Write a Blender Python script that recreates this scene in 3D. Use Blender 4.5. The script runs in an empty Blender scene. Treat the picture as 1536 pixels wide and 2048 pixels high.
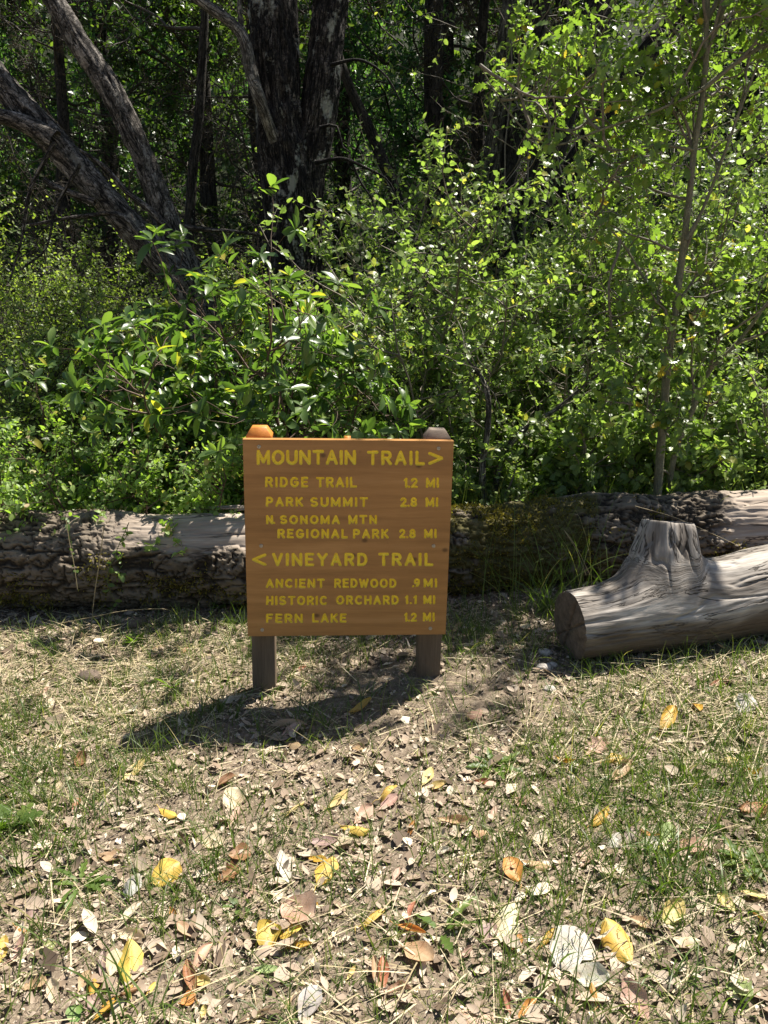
import bpy, math, numpy as np
from mathutils import Matrix, Vector
R = math.radians
scene = bpy.context.scene
COL = scene.collection

# ------------------------------------------------------------------ camera, sky, sun, exposure
PITCH, ROLL, CAMZ, FPX = R(14.5515), R(0.7257), 1.457, 1538.0
_c, _s, _cr, _sr = math.cos(PITCH), math.sin(PITCH), math.cos(ROLL), math.sin(ROLL)
FWD = np.array([0, _c, -_s]); _up = np.array([0, _s, _c]); _rt = np.array([1.0, 0, 0])
RT = _rt * _cr + _up * _sr
UP = _up * _cr - _rt * _sr
CAM = np.array([0, 0, CAMZ])
cd = bpy.data.cameras.new('camera'); cam = bpy.data.objects.new('camera', cd); COL.objects.link(cam)
cam.matrix_world = Matrix(((RT[0], UP[0], -FWD[0], 0), (RT[1], UP[1], -FWD[1], 0), (RT[2], UP[2], -FWD[2], CAMZ), (0, 0, 0, 1)))
cd.sensor_width = 36; cd.lens = 36 * FPX / 2048; cd.clip_start = 0.05; cd.clip_end = 600
scene.camera = cam

SUN_TO = Vector((0.40, 0.36, 1.0)).normalized()          # towards the sun: behind the sign, to the right
ELEV = math.asin(SUN_TO.z); AZ = math.atan2(SUN_TO.x, SUN_TO.y)
w = bpy.data.worlds.new("World"); scene.world = w; w.use_nodes = True
nt = w.node_tree; bg = nt.nodes['Background']
sky = nt.nodes.new('ShaderNodeTexSky'); sky.sky_type = 'NISHITA'; sky.sun_disc = False
sky.sun_elevation = ELEV; sky.sun_rotation = AZ
nt.links.new(sky.outputs[0], bg.inputs[0]); bg.inputs[1].default_value = 0.05
sd = bpy.data.lights.new('sun', 'SUN'); sun = bpy.data.objects.new('sun', sd); COL.objects.link(sun)
sd.energy = 5.0; sd.angle = R(0.53); sd.color = (1.0, 0.94, 0.84)
sun.rotation_euler = (-SUN_TO).to_track_quat('-Z', 'Y').to_euler()
scene.view_settings.view_transform = 'Standard'; scene.view_settings.look = 'None'
scene.view_settings.exposure = 1.24; scene.view_settings.gamma = 1; scene.view_settings.use_curve_mapping = False
cy = scene.cycles
cy.max_bounces = 7; cy.diffuse_bounces = 4; cy.transmission_bounces = 5; cy.glossy_bounces = 2; cy.transparent_max_bounces = 4
cy.use_denoising = True; cy.denoising_prefilter = 'ACCURATE'; cy.caustics_reflective = False; cy.caustics_refractive = False
cy.sample_clamp_indirect = 4.0

# ------------------------------------------------------------------ numpy helpers
def rng_(s): return np.random.default_rng(s)
def nrm(a): return a / np.maximum(np.linalg.norm(a, axis=-1, keepdims=True), 1e-9)
def ray(px, py): return FWD + RT * ((px - 768) / FPX) + UP * ((1024 - py) / FPX)
def P(px, py, Y):                      # point seen at that pixel of the 1536 x 2048 picture, at distance Y
    d = ray(px, py); return CAM + d * (Y / d[1])
def wpx(wd, Y): return wd / FPX * Y * 1.03

def _h(i, j, k, s):
    n = (i.astype(np.int64) * 374761393 + j.astype(np.int64) * 668265263 + k.astype(np.int64) * 2147483647 + s * 974711) & 0xFFFFFFFF
    n = ((n ^ (n >> 13)) * 1274126177) & 0xFFFFFFFF
    n = ((n ^ (n >> 16)) * 2246822519) & 0xFFFFFFFF
    return ((n ^ (n >> 15)) & 0xFFFFFF) / float(0xFFFFFF)
def vnoise(p, s=0):                    # value noise, -1..1
    p = np.asarray(p, float); f = np.floor(p); t = p - f; t = t * t * (3 - 2 * t); f = f.astype(np.int64)
    x, y, z = f[..., 0], f[..., 1], f[..., 2]; a, b, c = t[..., 0], t[..., 1], t[..., 2]
    L = lambda u, v, q: u + (v - u) * q
    r = L(L(L(_h(x, y, z, s), _h(x + 1, y, z, s), a), L(_h(x, y + 1, z, s), _h(x + 1, y + 1, z, s), a), b),
          L(L(_h(x, y, z + 1, s), _h(x + 1, y, z + 1, s), a), L(_h(x, y + 1, z + 1, s), _h(x + 1, y + 1, z + 1, s), a), b), c)
    return r * 2 - 1
def fbm(p, o=4, s=0):
    p = np.asarray(p, float); r = 0; a = 1.0
    for i in range(o): r = r + a * vnoise(p * 2 ** i + 17.3 * i, s + i); a *= 0.5
    return r / (2 - 2 ** (1 - o))
def worley(p, s=0):                    # distance to second nearest minus nearest
    p = np.asarray(p, float); f = np.floor(p).astype(np.int64)
    d1 = np.full(p.shape[:-1], 9.0); d2 = d1.copy()
    for i in (-1, 0, 1):
        for j in (-1, 0, 1):
            for k in (-1, 0, 1):
                c = f + (i, j, k); x, y, z = c[..., 0], c[..., 1], c[..., 2]
                q = np.stack([x + _h(x, y, z, s), y + _h(x, y, z, s + 1), z + _h(x, y, z, s + 2)], -1)
                d = np.linalg.norm(q - p, axis=-1)
                d2 = np.where(d < d1, d1, np.minimum(d2, d)); d1 = np.minimum(d1, d)
    return d2 - d1
def v3(x, y, z=0.0):
    x = np.asarray(x, float); return np.stack(np.broadcast_arrays(x, np.asarray(y, float), np.asarray(z, float)), -1)

def ground(x, y):
    x = np.asarray(x, float); y = np.asarray(y, float)
    t = np.tanh((x + 0.35) / 1.1)
    g = np.where(t > 0, 0.125 * t, 0.05 * t)
    near = np.exp(-np.clip(y - 6, 0, None) / 2.0) * np.exp(-np.clip(np.abs(x) - 4, 0, None) / 2.0)
    g = g + 0.028 * fbm(v3(x * 1.3, y * 1.3), 3, 5) * near
    g = g + near * (0.010 * fbm(v3(x * 7, y * 7), 3, 9) + 0.006 * fbm(v3(x * 28, y * 28), 2, 11))
    # trodden clods round the sign posts
    m = np.exp(-(((x - 0.15) / 0.75) ** 2 + ((y - 2.75) / 0.45) ** 2)) + 0.8 * np.exp(-(((x + 0.75) / 0.3) ** 2 + ((y - 3.0) / 0.2) ** 2))
    g = g + near * m * (0.016 * fbm(v3(x * 14, y * 14), 3, 21) + 0.007 * np.abs(vnoise(v3(x * 40, y * 40), 23)))
    q = np.clip(y - 11, 0, 30)
    g = g + 0.62 * q * q / (q + 4) + 0.25 * fbm(v3(x * 0.3, y * 0.3), 3, 31) * np.clip((y - 6) / 4, 0, 1)
    g = g - np.clip(np.abs(x) - 60, 0, None) * 0.02 - np.clip(-y - 20, 0, None) * 0.01
    return g
def gpx(px, py):                       # where the ray through that pixel meets the ground
    d = ray(px, py); t = CAMZ / max(-d[2], 0.05)
    for _ in range(12):
        p = CAM + d * t; t += (p[2] - float(ground(p[0], p[1]))) / max(-d[2], 0.05) * 0.8
    return CAM + d * t

# ------------------------------------------------------------------ object helpers
def link(o, parent=None):
    COL.objects.link(o)
    if parent is not None: o.parent = parent
    return o
def mesh(name, V, F, mat, parent=None, attrs=None, smooth=True):
    """V (n,3); F a list of (m,k) index arrays; ONE mesh object"""
    V = np.ascontiguousarray(V, np.float32); F = [np.asarray(f, np.int32) for f in F if len(f)]
    me = bpy.data.meshes.new(name)
    me.vertices.add(len(V)); me.vertices.foreach_set('co', V.ravel())
    li = np.concatenate([f.ravel() for f in F]); tot = np.concatenate([np.full(len(f), f.shape[1], np.int32) for f in F])
    st = np.concatenate([[0], np.cumsum(tot)[:-1]]).astype(np.int32)
    me.loops.add(len(li)); me.loops.foreach_set('vertex_index', li)
    me.polygons.add(len(tot)); me.polygons.foreach_set('loop_start', st)
    me.update(calc_edges=True)
    if smooth: me.polygons.foreach_set('use_smooth', np.ones(len(tot), bool))
    for k, a in (attrs or {}).items():
        a = np.ascontiguousarray(a, np.float32)
        if a.ndim == 1: me.attributes.new(k, 'FLOAT', 'POINT').data.foreach_set('value', a)
        else: me.attributes.new(k, 'FLOAT_VECTOR', 'POINT').data.foreach_set('vector', a.ravel())
    me.materials.append(mat)
    return link(bpy.data.objects.new(name, me), parent)
def tag(o, label=None, cat=None, group=None, kind=None):
    if label: o['label'] = label
    if cat: o['category'] = cat
    if group: o['group'] = group
    if kind: o['kind'] = kind
    return o
def empty(name, loc, label, cat, group=None):
    o = bpy.data.objects.new(name, None); o.location = loc; o.empty_display_size = 0.1
    link(o); return tag(o, label, cat, group)
def copy_tree(o, parent=None):
    c = o.copy(); COL.objects.link(c)
    if parent is not None: c.parent = parent
    for ch in [q for q in o.children]: copy_tree(ch, c)
    return c

class MB:                              # collects pieces of one mesh
    def __init__(s): s.V = []; s.F = []; s.A = {}; s.n = 0
    def add(s, V, F, **at):
        V = np.asarray(V, float).reshape(-1, 3)
        s.V.append(V); s.F += [np.asarray(f) + s.n for f in F]; s.n += len(V)
        for k, a in at.items(): s.A.setdefault(k, []).append(np.asarray(a, float))
    def build(s, name, mat, parent=None, smooth=True):
        by = {}
        for f in s.F: by.setdefault(f.shape[1], []).append(f)
        return mesh(name, np.concatenate(s.V), [np.concatenate(v) for v in by.values()], mat, parent,
                    {k: np.concatenate(a) for k, a in s.A.items()}, smooth)

def frames(pts):                       # parallel frames for polylines (T,n,3)
    t = np.empty_like(pts); t[:, 1:-1] = pts[:, 2:] - pts[:, :-2]; t[:, 0] = pts[:, 1] - pts[:, 0]; t[:, -1] = pts[:, -1] - pts[:, -2]
    t = nrm(t)
    ref = np.where(np.abs(t[:, :1, 2:3]) > 0.8, np.array([1.0, 0.05, 0]), np.array([0.02, 0.03, 1.0]))
    a = nrm(np.cross(t, np.broadcast_to(ref, t.shape))); b = np.cross(t, a)
    return t, a, b
def tubes(pts, rad, sides=4):          # many thin tubes (T,n,3), (T,n)
    T, n, _ = pts.shape
    t, a, b = frames(pts)
    th = np.arange(sides) * 2 * np.pi / sides
    V = pts[:, :, None] + rad[:, :, None, None] * (a[:, :, None] * np.cos(th)[:, None] + b[:, :, None] * np.sin(th)[:, None])
    i = np.arange(T)[:, None, None] * n * sides + np.arange(n - 1)[None, :, None] * sides
    j = np.arange(sides); k = (j + 1) % sides
    F = np.stack([i + j, i + k, i + sides + k, i + sides + j], -1).reshape(-1, 4)
    return V.reshape(-1, 3), F
def resample(p, r, n):
    p = np.asarray(p, float); r = np.asarray(r, float)
    d = np.concatenate([[0], np.cumsum(np.linalg.norm(np.diff(p, axis=0), axis=1))])
    u = np.linspace(0, d[-1], n)
    # Catmull-Rom through the points
    m = np.gradient(p, d, axis=0); idx = np.clip(np.searchsorted(d, u) - 1, 0, len(d) - 2)
    h = (d[idx + 1] - d[idx])[:, None]; t = ((u - d[idx])[:, None]) / h
    q = (2*t**3 - 3*t**2 + 1) * p[idx] + (t**3 - 2*t**2 + t) * h * m[idx] + (-2*t**3 + 3*t**2) * p[idx+1] + (t**3 - t**2) * h * m[idx+1]
    return q, np.interp(u, d, r), u
def limb(pts, rad, step=0.05, sides=20, amp=0.08, seed=0, ridge=(9, 1.6), lump=0.12):
    """a bark-covered limb with ridges; returns V, F, tc"""
    L = np.sum(np.linalg.norm(np.diff(np.asarray(pts), axis=0), axis=1)); n = max(6, int(L / step))
    p, r, u = resample(pts, rad, n)
    t, a, b = frames(p[None]); a, b = a[0], b[0]
    th = np.arange(sides) * 2 * np.pi / sides
    rr = r[:, None]
    tc = np.stack([np.cos(th)[None] * rr, np.sin(th)[None] * rr, np.broadcast_to(u[:, None], (n, sides))], -1)
    k = tc + seed * 3.7
    d = 1 + lump * fbm(k * (4, 4, 1.5), 2, seed) + amp * (1 - 2 * np.abs(fbm(k * (ridge[0] * 4, ridge[0] * 4, ridge[1] * 4), 3, seed + 3)))
    V = p[:, None] + (rr * d)[..., None] * (a[:, None] * np.cos(th)[:, None] + b[:, None] * np.sin(th)[:, None])
    i = (np.arange(n - 1) * sides)[:, None]; j = np.arange(sides)[None]; kk = (j + 1) % sides
    F = np.stack([i + j, i + kk, i + sides + kk, i + sides + j], -1).reshape(-1, 4)
    return V.reshape(-1, 3), F, tc.reshape(-1, 3)

# ------------------------------------------------------------------ leaf shapes
def leaf_shape(us, ws, fold=0.14, droop=0.12, wave=0.0):
    V = [(0, 0, 0)]; F = []
    n = len(us)
    for i, (u, q) in enumerate(zip(us, ws)):
        h = -droop * u * u
        V += [(u, -q, h + fold * q + wave * (-1) ** i), (u, 0, h), (u, q, h + fold * q - wave * (-1) ** i)]
    V.append((1, 0, -droop)); e = len(V) - 1
    F += [(0, 2, 1), (0, 3, 2)]
    for i in range(n - 1):
        a = 1 + 3 * i; b = a + 3
        F += [(a, a + 1, b + 1), (a, b + 1, b), (a + 1, a + 2, b + 2), (a + 1, b + 2, b + 1)]
    a = 1 + 3 * (n - 1); F += [(a, a + 1, e), (a + 1, a + 2, e)]
    return np.array(V, float), np.array(F)
L_TINY = (np.array([(0, 0, 0), (.45, -.5, .09), (.5, 0, 0), (.45, .5, .09), (1, 0, -.08)], float), np.array([(0, 2, 1), (0, 3, 2), (1, 2, 4), (2, 3, 4)]))
L_OVAL = leaf_shape([.2, .5, .8], [.36, .5, .33])
L_LONG = leaf_shape([.15, .4, .65, .87], [.24, .44, .5, .3], .18, .2)
L_WAVY = leaf_shape([.12, .3, .45, .62, .8], [.3, .46, .42, .47, .3], .12, .15, .03)
L_OAK = leaf_shape([.1, .24, .34, .48, .58, .72, .8, .92], [.1, .36, .2, .5, .26, .46, .24, .2], .1, .15, .02)

def leaves(pos, d, nn, L, W, tint, shape, bend=None):
    V0, F0 = shape; N = len(pos); K = len(V0)
    d = nrm(d); s = nrm(np.cross(nn, d)); nn = np.cross(d, s)
    h = V0[None, :, 2] * np.ones((N, 1))
    if bend is not None: h = h + bend[:, None] * V0[None, :, 0] ** 2
    V = pos[:, None] + L[:, None, None] * (V0[None, :, 0, None] * d[:, None] + h[..., None] * nn[:, None]) + (W[:, None] * V0[None, :, 1])[..., None] * s[:, None]
    F = (np.arange(N)[:, None, None] * K + F0[None]).reshape(-1, 3)
    return V.reshape(-1, 3), F, np.repeat(tint, K)

def grow(rg, p, d, L, n, wander=0.2, up=0.05):
    T = len(p); out = np.empty((T, n, 3)); out[:, 0] = p; d = nrm(d)
    for i in range(1, n):
        d = nrm(d + wander * rg.normal(size=(T, 3)) + np.array([0, 0, 1.0]) * np.reshape(up, (-1, 1) if np.ndim(up) else ()))
        p = p + d * (L / (n - 1))[:, None]; out[:, i] = p
    return out
def sprout(rg, par, k, tmin=0.25, tmax=1.0, spread=0.9):
    """k children on every parent polyline: start points, directions"""
    T, n, _ = par.shape
    t = rg.uniform(tmin, tmax, (T, k)) * (n - 1); i = np.clip(t.astype(int), 0, n - 2); f = (t - i)[..., None]
    idx = np.arange(T)[:, None]
    p = par[idx, i] * (1 - f) + par[idx, i + 1] * f; tg = nrm(par[idx, i + 1] - par[idx, i])
    side = nrm(np.cross(tg, rg.normal(size=(T, k, 3))))
    d = nrm(tg * (1 - spread * 0.6) + side * spread)
    return p.reshape(-1, 3), d.reshape(-1, 3), (t / (n - 1)).reshape(-1)

def foliage_on(rg, tw, m, Ls, asp, shape, tmin=0.1, whorl=False, updir=0.7, tint=(0, 1), bendv=0.25, drop=0.0):
    """m leaves on every twig (T,n,3)"""
    T, n, _ = tw.shape
    t = (tmin + (1 - tmin) * (np.arange(m)[None] + rg.uniform(0, 1, (T, m))) / m)
    if whorl: t = 1 - 0.16 * rg.uniform(0, 1, (T, m)) ** 1.5
    t = np.clip(t, 0, 1) * (n - 1); i = np.clip(t.astype(int), 0, n - 2); f = (t - i)[..., None]; idx = np.arange(T)[:, None]
    p = tw[idx, i] * (1 - f) + tw[idx, i + 1] * f; tg = nrm(tw[idx, i + 1] - tw[idx, i])
    ang = rg.uniform(0, 6.28, (T, 1)) + np.arange(m)[None] * (2.4 if whorl else 3.14159) + rg.normal(0, 0.5, (T, m))
    ref = np.where(np.abs(tg[..., 2:3]) > 0.85, np.array([1.0, 0, 0]), np.array([0, 0, 1.0]))
    a = nrm(np.cross(tg, ref)); b = np.cross(tg, a)
    side = a * np.cos(ang)[..., None] + b * np.sin(ang)[..., None]
    d = nrm(tg * (0.35 if whorl else 0.5) + side + rg.normal(0, 0.18, (T, m, 3)) + np.array([0, 0, -drop]))
    nn = nrm(np.array([0, 0, updir]) + tg * 0.4 + rg.normal(0, 0.42, (T, m, 3)))
    d = d.reshape(-1, 3); nn = nn.reshape(-1, 3); p = p.reshape(-1, 3); N = len(p)
    L = Ls * rg.uniform(0.55, 1.2, N); W = L * asp * rg.uniform(0.8, 1.2, N)
    tn = np.clip(rg.normal(0.5, 0.22, N) + np.repeat(rg.normal(0, 0.12, T), m), 0, 1) * (tint[1] - tint[0]) + tint[0]
    return leaves(p, d, nn, L, W, tn, shape, rg.normal(0, bendv, N) - 0.05)

# ------------------------------------------------------------------ materials
def mat(name):
    m = bpy.data.materials.new(name); m.use_nodes = True
    b = m.node_tree.nodes['Principled BSDF']; return m, m.node_tree, b
def N(t, kind, **kw):
    n = t.nodes.new(kind)
    for k, v in kw.items(): setattr(n, k, v)
    return n
def ramp(t, src, stops):
    r = N(t, 'ShaderNodeValToRGB'); e = r.color_ramp.elements
    while len(e) < len(stops): e.new(0.5)
    for q, (p, c) in zip(e, stops): q.position = p; q.color = (*c, 1)
    t.links.new(src, r.inputs[0]); return r.outputs[0]
def noise(t, vec, scale, detail=4, rough=0.6, sc=None, dist=0.0):
    if sc is not None:
        mp = N(t, 'ShaderNodeMapping'); mp.inputs['Scale'].default_value = sc; t.links.new(vec, mp.inputs[0]); vec = mp.outputs[0]
    n = N(t, 'ShaderNodeTexNoise'); n.inputs['Scale'].default_value = scale; n.inputs['Detail'].default_value = detail
    n.inputs['Roughness'].default_value = rough; n.inputs['Distortion'].default_value = dist
    t.links.new(vec, n.inputs['Vector']); return n.outputs[0]
def attr(t, nm): n = N(t, 'ShaderNodeAttribute', attribute_name=nm); return n
def mixc(t, fac, a, b, mode='MIX'):
    m = N(t, 'ShaderNodeMix', data_type='RGBA', blend_type=mode)
    for s, v in ((m.inputs[0], fac), (m.inputs[6], a), (m.inputs[7], b)):
        if hasattr(v, 'links'): t.links.new(v, s)
        elif isinstance(v, (int, float)): s.default_value = v
        else: s.default_value = (*v, 1)
    return m.outputs[2]
def bump(t, b, h, strength=0.5, dist=0.01):
    n = N(t, 'ShaderNodeBump'); n.inputs['Strength'].default_value = strength; n.inputs['Distance'].default_value = dist
    t.links.new(h, n.inputs['Height']); t.links.new(n.outputs[0], b.inputs['Normal'])
def mth(t, op, a, b=0.5):
    m = N(t, 'ShaderNodeMath', operation=op)
    for s, v in ((m.inputs[0], a), (m.inputs[1], b)):
        if hasattr(v, 'links'): t.links.new(v, s)
        else: s.default_value = v
    return m.outputs[0]

def leaf_mat(name, stops, trans=(1.5, 1.7, 0.5), fac=0.48, rough=0.38, spec=0.5, src='tint', gain=1.0):
    m, t, b = mat(name); stops = [(p_, tuple(q * gain for q in c_)) for p_, c_ in stops]
    if src == 'tint': c = ramp(t, attr(t, 'tint').outputs['Fac'], stops)
    b.inputs['Roughness'].default_value = rough; b.inputs['Specular IOR Level'].default_value = spec
    t.links.new(c, b.inputs['Base Color'])
    tr = N(t, 'ShaderNodeBsdfTranslucent'); t.links.new(mixc(t, 1.0, c, trans, 'MULTIPLY'), tr.inputs[0])
    mx = N(t, 'ShaderNodeMixShader'); mx.inputs[0].default_value = fac
    t.links.new(b.outputs[0], mx.inputs[1]); t.links.new(tr.outputs[0], mx.inputs[2])
    t.links.new(mx.outputs[0], t.nodes['Material Output'].inputs[0]); return m
M = {}
M['oakleaf'] = leaf_mat('bush_leaf', [(0, (.042, .062, .024)), (.45, (.084, .116, .040)), (.9, (.15, .185, .064)), (1, (.22, .2, .06))], rough=.38, gain=2.15, trans=(1.4, 1.62, .62), spec=.4)
M['laurel'] = leaf_mat('laurel_leaf', [(0, (.028, .052, .018)), (.5, (.062, .102, .03)), (.93, (.125, .17, .045)), (1, (.25, .23, .04))], rough=.33, gain=1.75, trans=(1.4, 1.62, .55))
M['pale'] = leaf_mat('pale_bush_leaf', [(0, (.07, .11, .03)), (.5, (.13, .19, .055)), (.9, (.2, .26, .08)), (1, (.32, .25, .15))], rough=.5, gain=1.75)
M['dark'] = leaf_mat('dark_leaf', [(0, (.018, .034, .012)), (.5, (.035, .06, .018)), (1, (.07, .10, .025))], rough=.4, gain=1.7)
M['bay'] = leaf_mat('bay_leaf', [(0, (.02, .045, .022)), (.5, (.04, .085, .036)), (1, (.075, .13, .05))], rough=.35, gain=2.2)
M['speckle'] = leaf_mat('undergrowth_leaf', [(0, (.052, .075, .026)), (.5, (.108, .148, .045)), (1, (.22, .25, .085))], rough=.45, gain=1.8)
M['sap'] = leaf_mat('sapling_leaf', [(0, (.055, .08, .025)), (.5, (.10, .135, .033)), (.94, (.16, .2, .045)), (1, (.30, .2, .04))], rough=.35, gain=1.7, trans=(1.35, 1.7, .6))
M['browntwig'] = leaf_mat('dead_leaf', [(0, (.05, .04, .025)), (.6, (.09, .075, .045)), (1, (.11, .12, .05))], fac=.25, trans=(1.2, 1.1, .7), rough=.8, spec=.1)
M['grass'] = leaf_mat('grass_blade', [(0, (.06, .10, .022)), (.5, (.11, .165, .035)), (.8, (.22, .25, .07)), (1, (.45, .38, .19))], trans=(1.3, 1.5, .5), fac=.4, rough=.45)
M['straw'] = leaf_mat('dry_straw', [(0, (.28, .22, .12)), (.5, (.47, .39, .235)), (1, (.66, .57, .39))], trans=(1, .95, .8), fac=.2, rough=.6, spec=.3)
M['litter'] = leaf_mat('litter_flake', [(0, (.07, .05, .035)), (.25, (.20, .145, .10)), (.5, (.355, .28, .21)), (.8, (.52, .44, .34)), (1, (.66, .58, .45))], trans=(1, .9, .7), fac=.12, rough=.65, spec=.25, gain=1.12)
M['moss'] = leaf_mat('moss', [(0, (.07, .062, .014)), (.5, (.17, .15, .03)), (1, (.34, .29, .07))], trans=(1.2, 1.2, .5), fac=.25, rough=.8, spec=.1)
M['clover'] = leaf_mat('weed_leaf', [(0, (.06, .11, .025)), (.6, (.12, .19, .04)), (1, (.22, .28, .07))], rough=.45)

def bark_mat(name, dark, mid, light, lichen=0.0, stretch=0.22, lich_col=(.42, .42, .36), sc=22, cracks=1.0):
    m, t, b = mat(name)
    v = attr(t, 'tc').outputs['Vector']
    a = noise(t, v, sc, 6, .7, (1, 1, stretch), .6); f = noise(t, v, sc * 5, 4, .75, (1, 1, stretch * 1.6))
    def furrow(k, z, w0, w1):
        q = noise(t, v, 1.0, 5, .62, (k, k, k * z), 1.0)
        return ramp(t, mth(t, 'ABSOLUTE', mth(t, 'SUBTRACT', q, .5), 0), [(w0, (1, 1, 1)), (w1, (0, 0, 0))])
    cr = mth(t, 'MAXIMUM', furrow(sc * 1.1, stretch * .55, .008, .05), mth(t, 'MULTIPLY', furrow(sc * .8, 1.3, .006, .03), .7))
    c = ramp(t, mth(t, 'ADD', mth(t, 'MULTIPLY', a, .6), mth(t, 'MULTIPLY', f, .4)), [(.36, dark), (.5, mid), (.64, light)])
    cr = mth(t, 'MULTIPLY', cr, cracks); c = mixc(t, cr, c, tuple(q * .5 for q in dark)); a = mth(t, 'SUBTRACT', a, mth(t, 'MULTIPLY', cr, .7))
    if lichen:
        l = noise(t, v, 7, 5, .62, (1, 1, .45)); l2 = noise(t, v, 40, 3, .6)
        k = ramp(t, mth(t, 'ADD', l, mth(t, 'MULTIPLY', l2, .22)), [(.76 - lichen * .08, (0, 0, 0)), (.83 - lichen * .08, (.85, .85, .85))])
        c = mixc(t, k, c, lich_col)
    t.links.new(c, b.inputs['Base Color']); b.inputs['Roughness'].default_value = .85; b.inputs['Specular IOR Level'].default_value = .2
    bump(t, b, mth(t, 'ADD', a, mth(t, 'MULTIPLY', f, .35)), .9, .02); return m
M['bark'] = bark_mat('furrowed_bark', (.006, .005, .0045), (.036, .03, .026), (.20, .175, .15), .9)
M['bark_lean'] = bark_mat('grey_bark', (.018, .015, .012), (.15, .13, .112), (.40, .365, .325), .9, .3, (.3, .29, .26))
M['bark_pale'] = bark_mat('lichen_bark', (.05, .045, .035), (.12, .11, .085), (.22, .21, .17), .9)
M['bark_branch'] = bark_mat('branch_bark', (.07, .06, .05), (.22, .2, .17), (.42, .39, .34), .6)
M['bark_dark'] = bark_mat('dark_bark', (.02, .017, .014), (.06, .052, .042), (.12, .105, .085), .2)
M['bark_sap'] = bark_mat('smooth_bark', (.17, .16, .10), (.25, .235, .155), (.33, .31, .215), .3, .5, (.34, .33, .26), cracks=.3)
def flat_mat(name, c, rough=.7, spec=.3):
    m, t, b = mat(name); b.inputs['Base Color'].default_value = (*c, 1); b.inputs['Roughness'].default_value = rough; b.inputs['Specular IOR Level'].default_value = spec
    g = N(t, 'ShaderNodeNewGeometry'); o = noise(t, g.outputs['Position'], 60, 3)
    t.links.new(ramp(t, o, [(.3, tuple(x * .65 for x in c)), (.7, tuple(min(1, x * 1.3) for x in c))]), b.inputs['Base Color']); return m
M['twig'] = flat_mat('twig_grey', (.17, .145, .11)); M['twig_dark'] = flat_mat('twig_dark', (.055, .045, .035)); M['stem_green'] = flat_mat('green_stem', (.12, .15, .05))
M['twig_red'] = flat_mat('twig_brown', (.10, .065, .045))

# soil
m, t, b = mat('soil'); M['soil'] = m
g = N(t, 'ShaderNodeNewGeometry').outputs['Position']
n1 = noise(t, g, 2.2, 5, .6); n2 = noise(t, g, 45, 6, .7); n3 = noise(t, g, 170, 3, .7)
c = ramp(t, n2, [(.3, (.075, .054, .036)), (.5, (.165, .128, .093)), (.72, (.28, .23, .172))])
c = mixc(t, ramp(t, n3, [(.56, (0, 0, 0)), (.64, (.8, .8, .8))]), c, (.40, .33, .24))
c = mixc(t, ramp(t, n1, [(.45, (0, 0, 0)), (.7, (.5, .5, .5))]), c, (.17, .135, .10))
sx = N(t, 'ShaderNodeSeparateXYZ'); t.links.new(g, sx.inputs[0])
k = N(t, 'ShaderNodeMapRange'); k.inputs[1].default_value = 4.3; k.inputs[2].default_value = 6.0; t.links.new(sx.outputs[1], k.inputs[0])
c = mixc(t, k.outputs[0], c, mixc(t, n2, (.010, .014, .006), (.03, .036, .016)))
t.links.new(c, b.inputs['Base Color']); b.inputs['Roughness'].default_value = .95; b.inputs['Specular IOR Level'].default_value = .1
bump(t, b, mth(t, 'ADD', n2, mth(t, 'MULTIPLY', n3, .5)), .8, .008)

# stained sign wood (board lies in the local x-z plane of its own coordinates)
def wood(name, dark, mid, light, rough=.45, axis=(1.6, 9, 26), knots=True, spec=.35):
    m, t, b = mat(name)
    v = N(t, 'ShaderNodeTexCoord').outputs['Object']
    a = noise(t, v, 1.0, 5, .6, axis, .8); f = noise(t, v, 1.0, 5, .75, tuple(q * 8 for q in axis))
    wv = N(t, 'ShaderNodeTexWave', wave_type='BANDS', bands_direction='Z'); wv.inputs['Scale'].default_value = 1; wv.inputs['Distortion'].default_value = 5; wv.inputs['Detail'].default_value = 3; wv.inputs['Detail Scale'].default_value = .6
    mp = N(t, 'ShaderNodeMapping'); mp.inputs['Scale'].default_value = tuple(q * .45 for q in axis); t.links.new(v, mp.inputs[0]); t.links.new(mp.outputs[0], wv.inputs[0])
    h = mth(t, 'ADD', mth(t, 'MULTIPLY', a, .6), mth(t, 'ADD', mth(t, 'MULTIPLY', f, .34), mth(t, 'MULTIPLY', wv.outputs['Fac'], .06)))
    c = ramp(t, h, [(.3, dark), (.5, mid), (.68, light)])
    if knots:
        vo = N(t, 'ShaderNodeTexVoronoi', voronoi_dimensions='2D'); vo.inputs['Scale'].default_value = 3.4; sp = N(t, 'ShaderNodeSeparateXYZ'); cx_ = N(t, 'ShaderNodeCombineXYZ')
        t.links.new(v, sp.inputs[0]); t.links.new(mth(t, 'ADD', sp.outputs[0], 1.37), cx_.inputs[0]); t.links.new(mth(t, 'ADD', mth(t, 'MULTIPLY', sp.outputs[2], 1.3), 2.71), cx_.inputs[1]); t.links.new(cx_.outputs[0], vo.inputs['Vector'])
        c = mixc(t, ramp(t, noise(t, v, 3.2, 4, .6, (.6, 1, 1.6)), [(.35, (.35,) * 3), (.62, (0, 0, 0))]), c, tuple(q * .8 for q in dark))
        c = mixc(t, ramp(t, noise(t, v, 38, 3, .6), [(.70, (0, 0, 0)), (.76, (.5,) * 3)]), c, tuple(q * .5 for q in dark))
        c = mixc(t, ramp(t, vo.outputs['Distance'], [(.018, (.8,) * 3), (.05, (0, 0, 0))]), c, tuple(q * .35 for q in dark))
    t.links.new(c, b.inputs['Base Color']); b.inputs['Roughness'].default_value = rough; b.inputs['Specular IOR Level'].default_value = spec
    bump(t, b, f, .25, .002); return m
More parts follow.
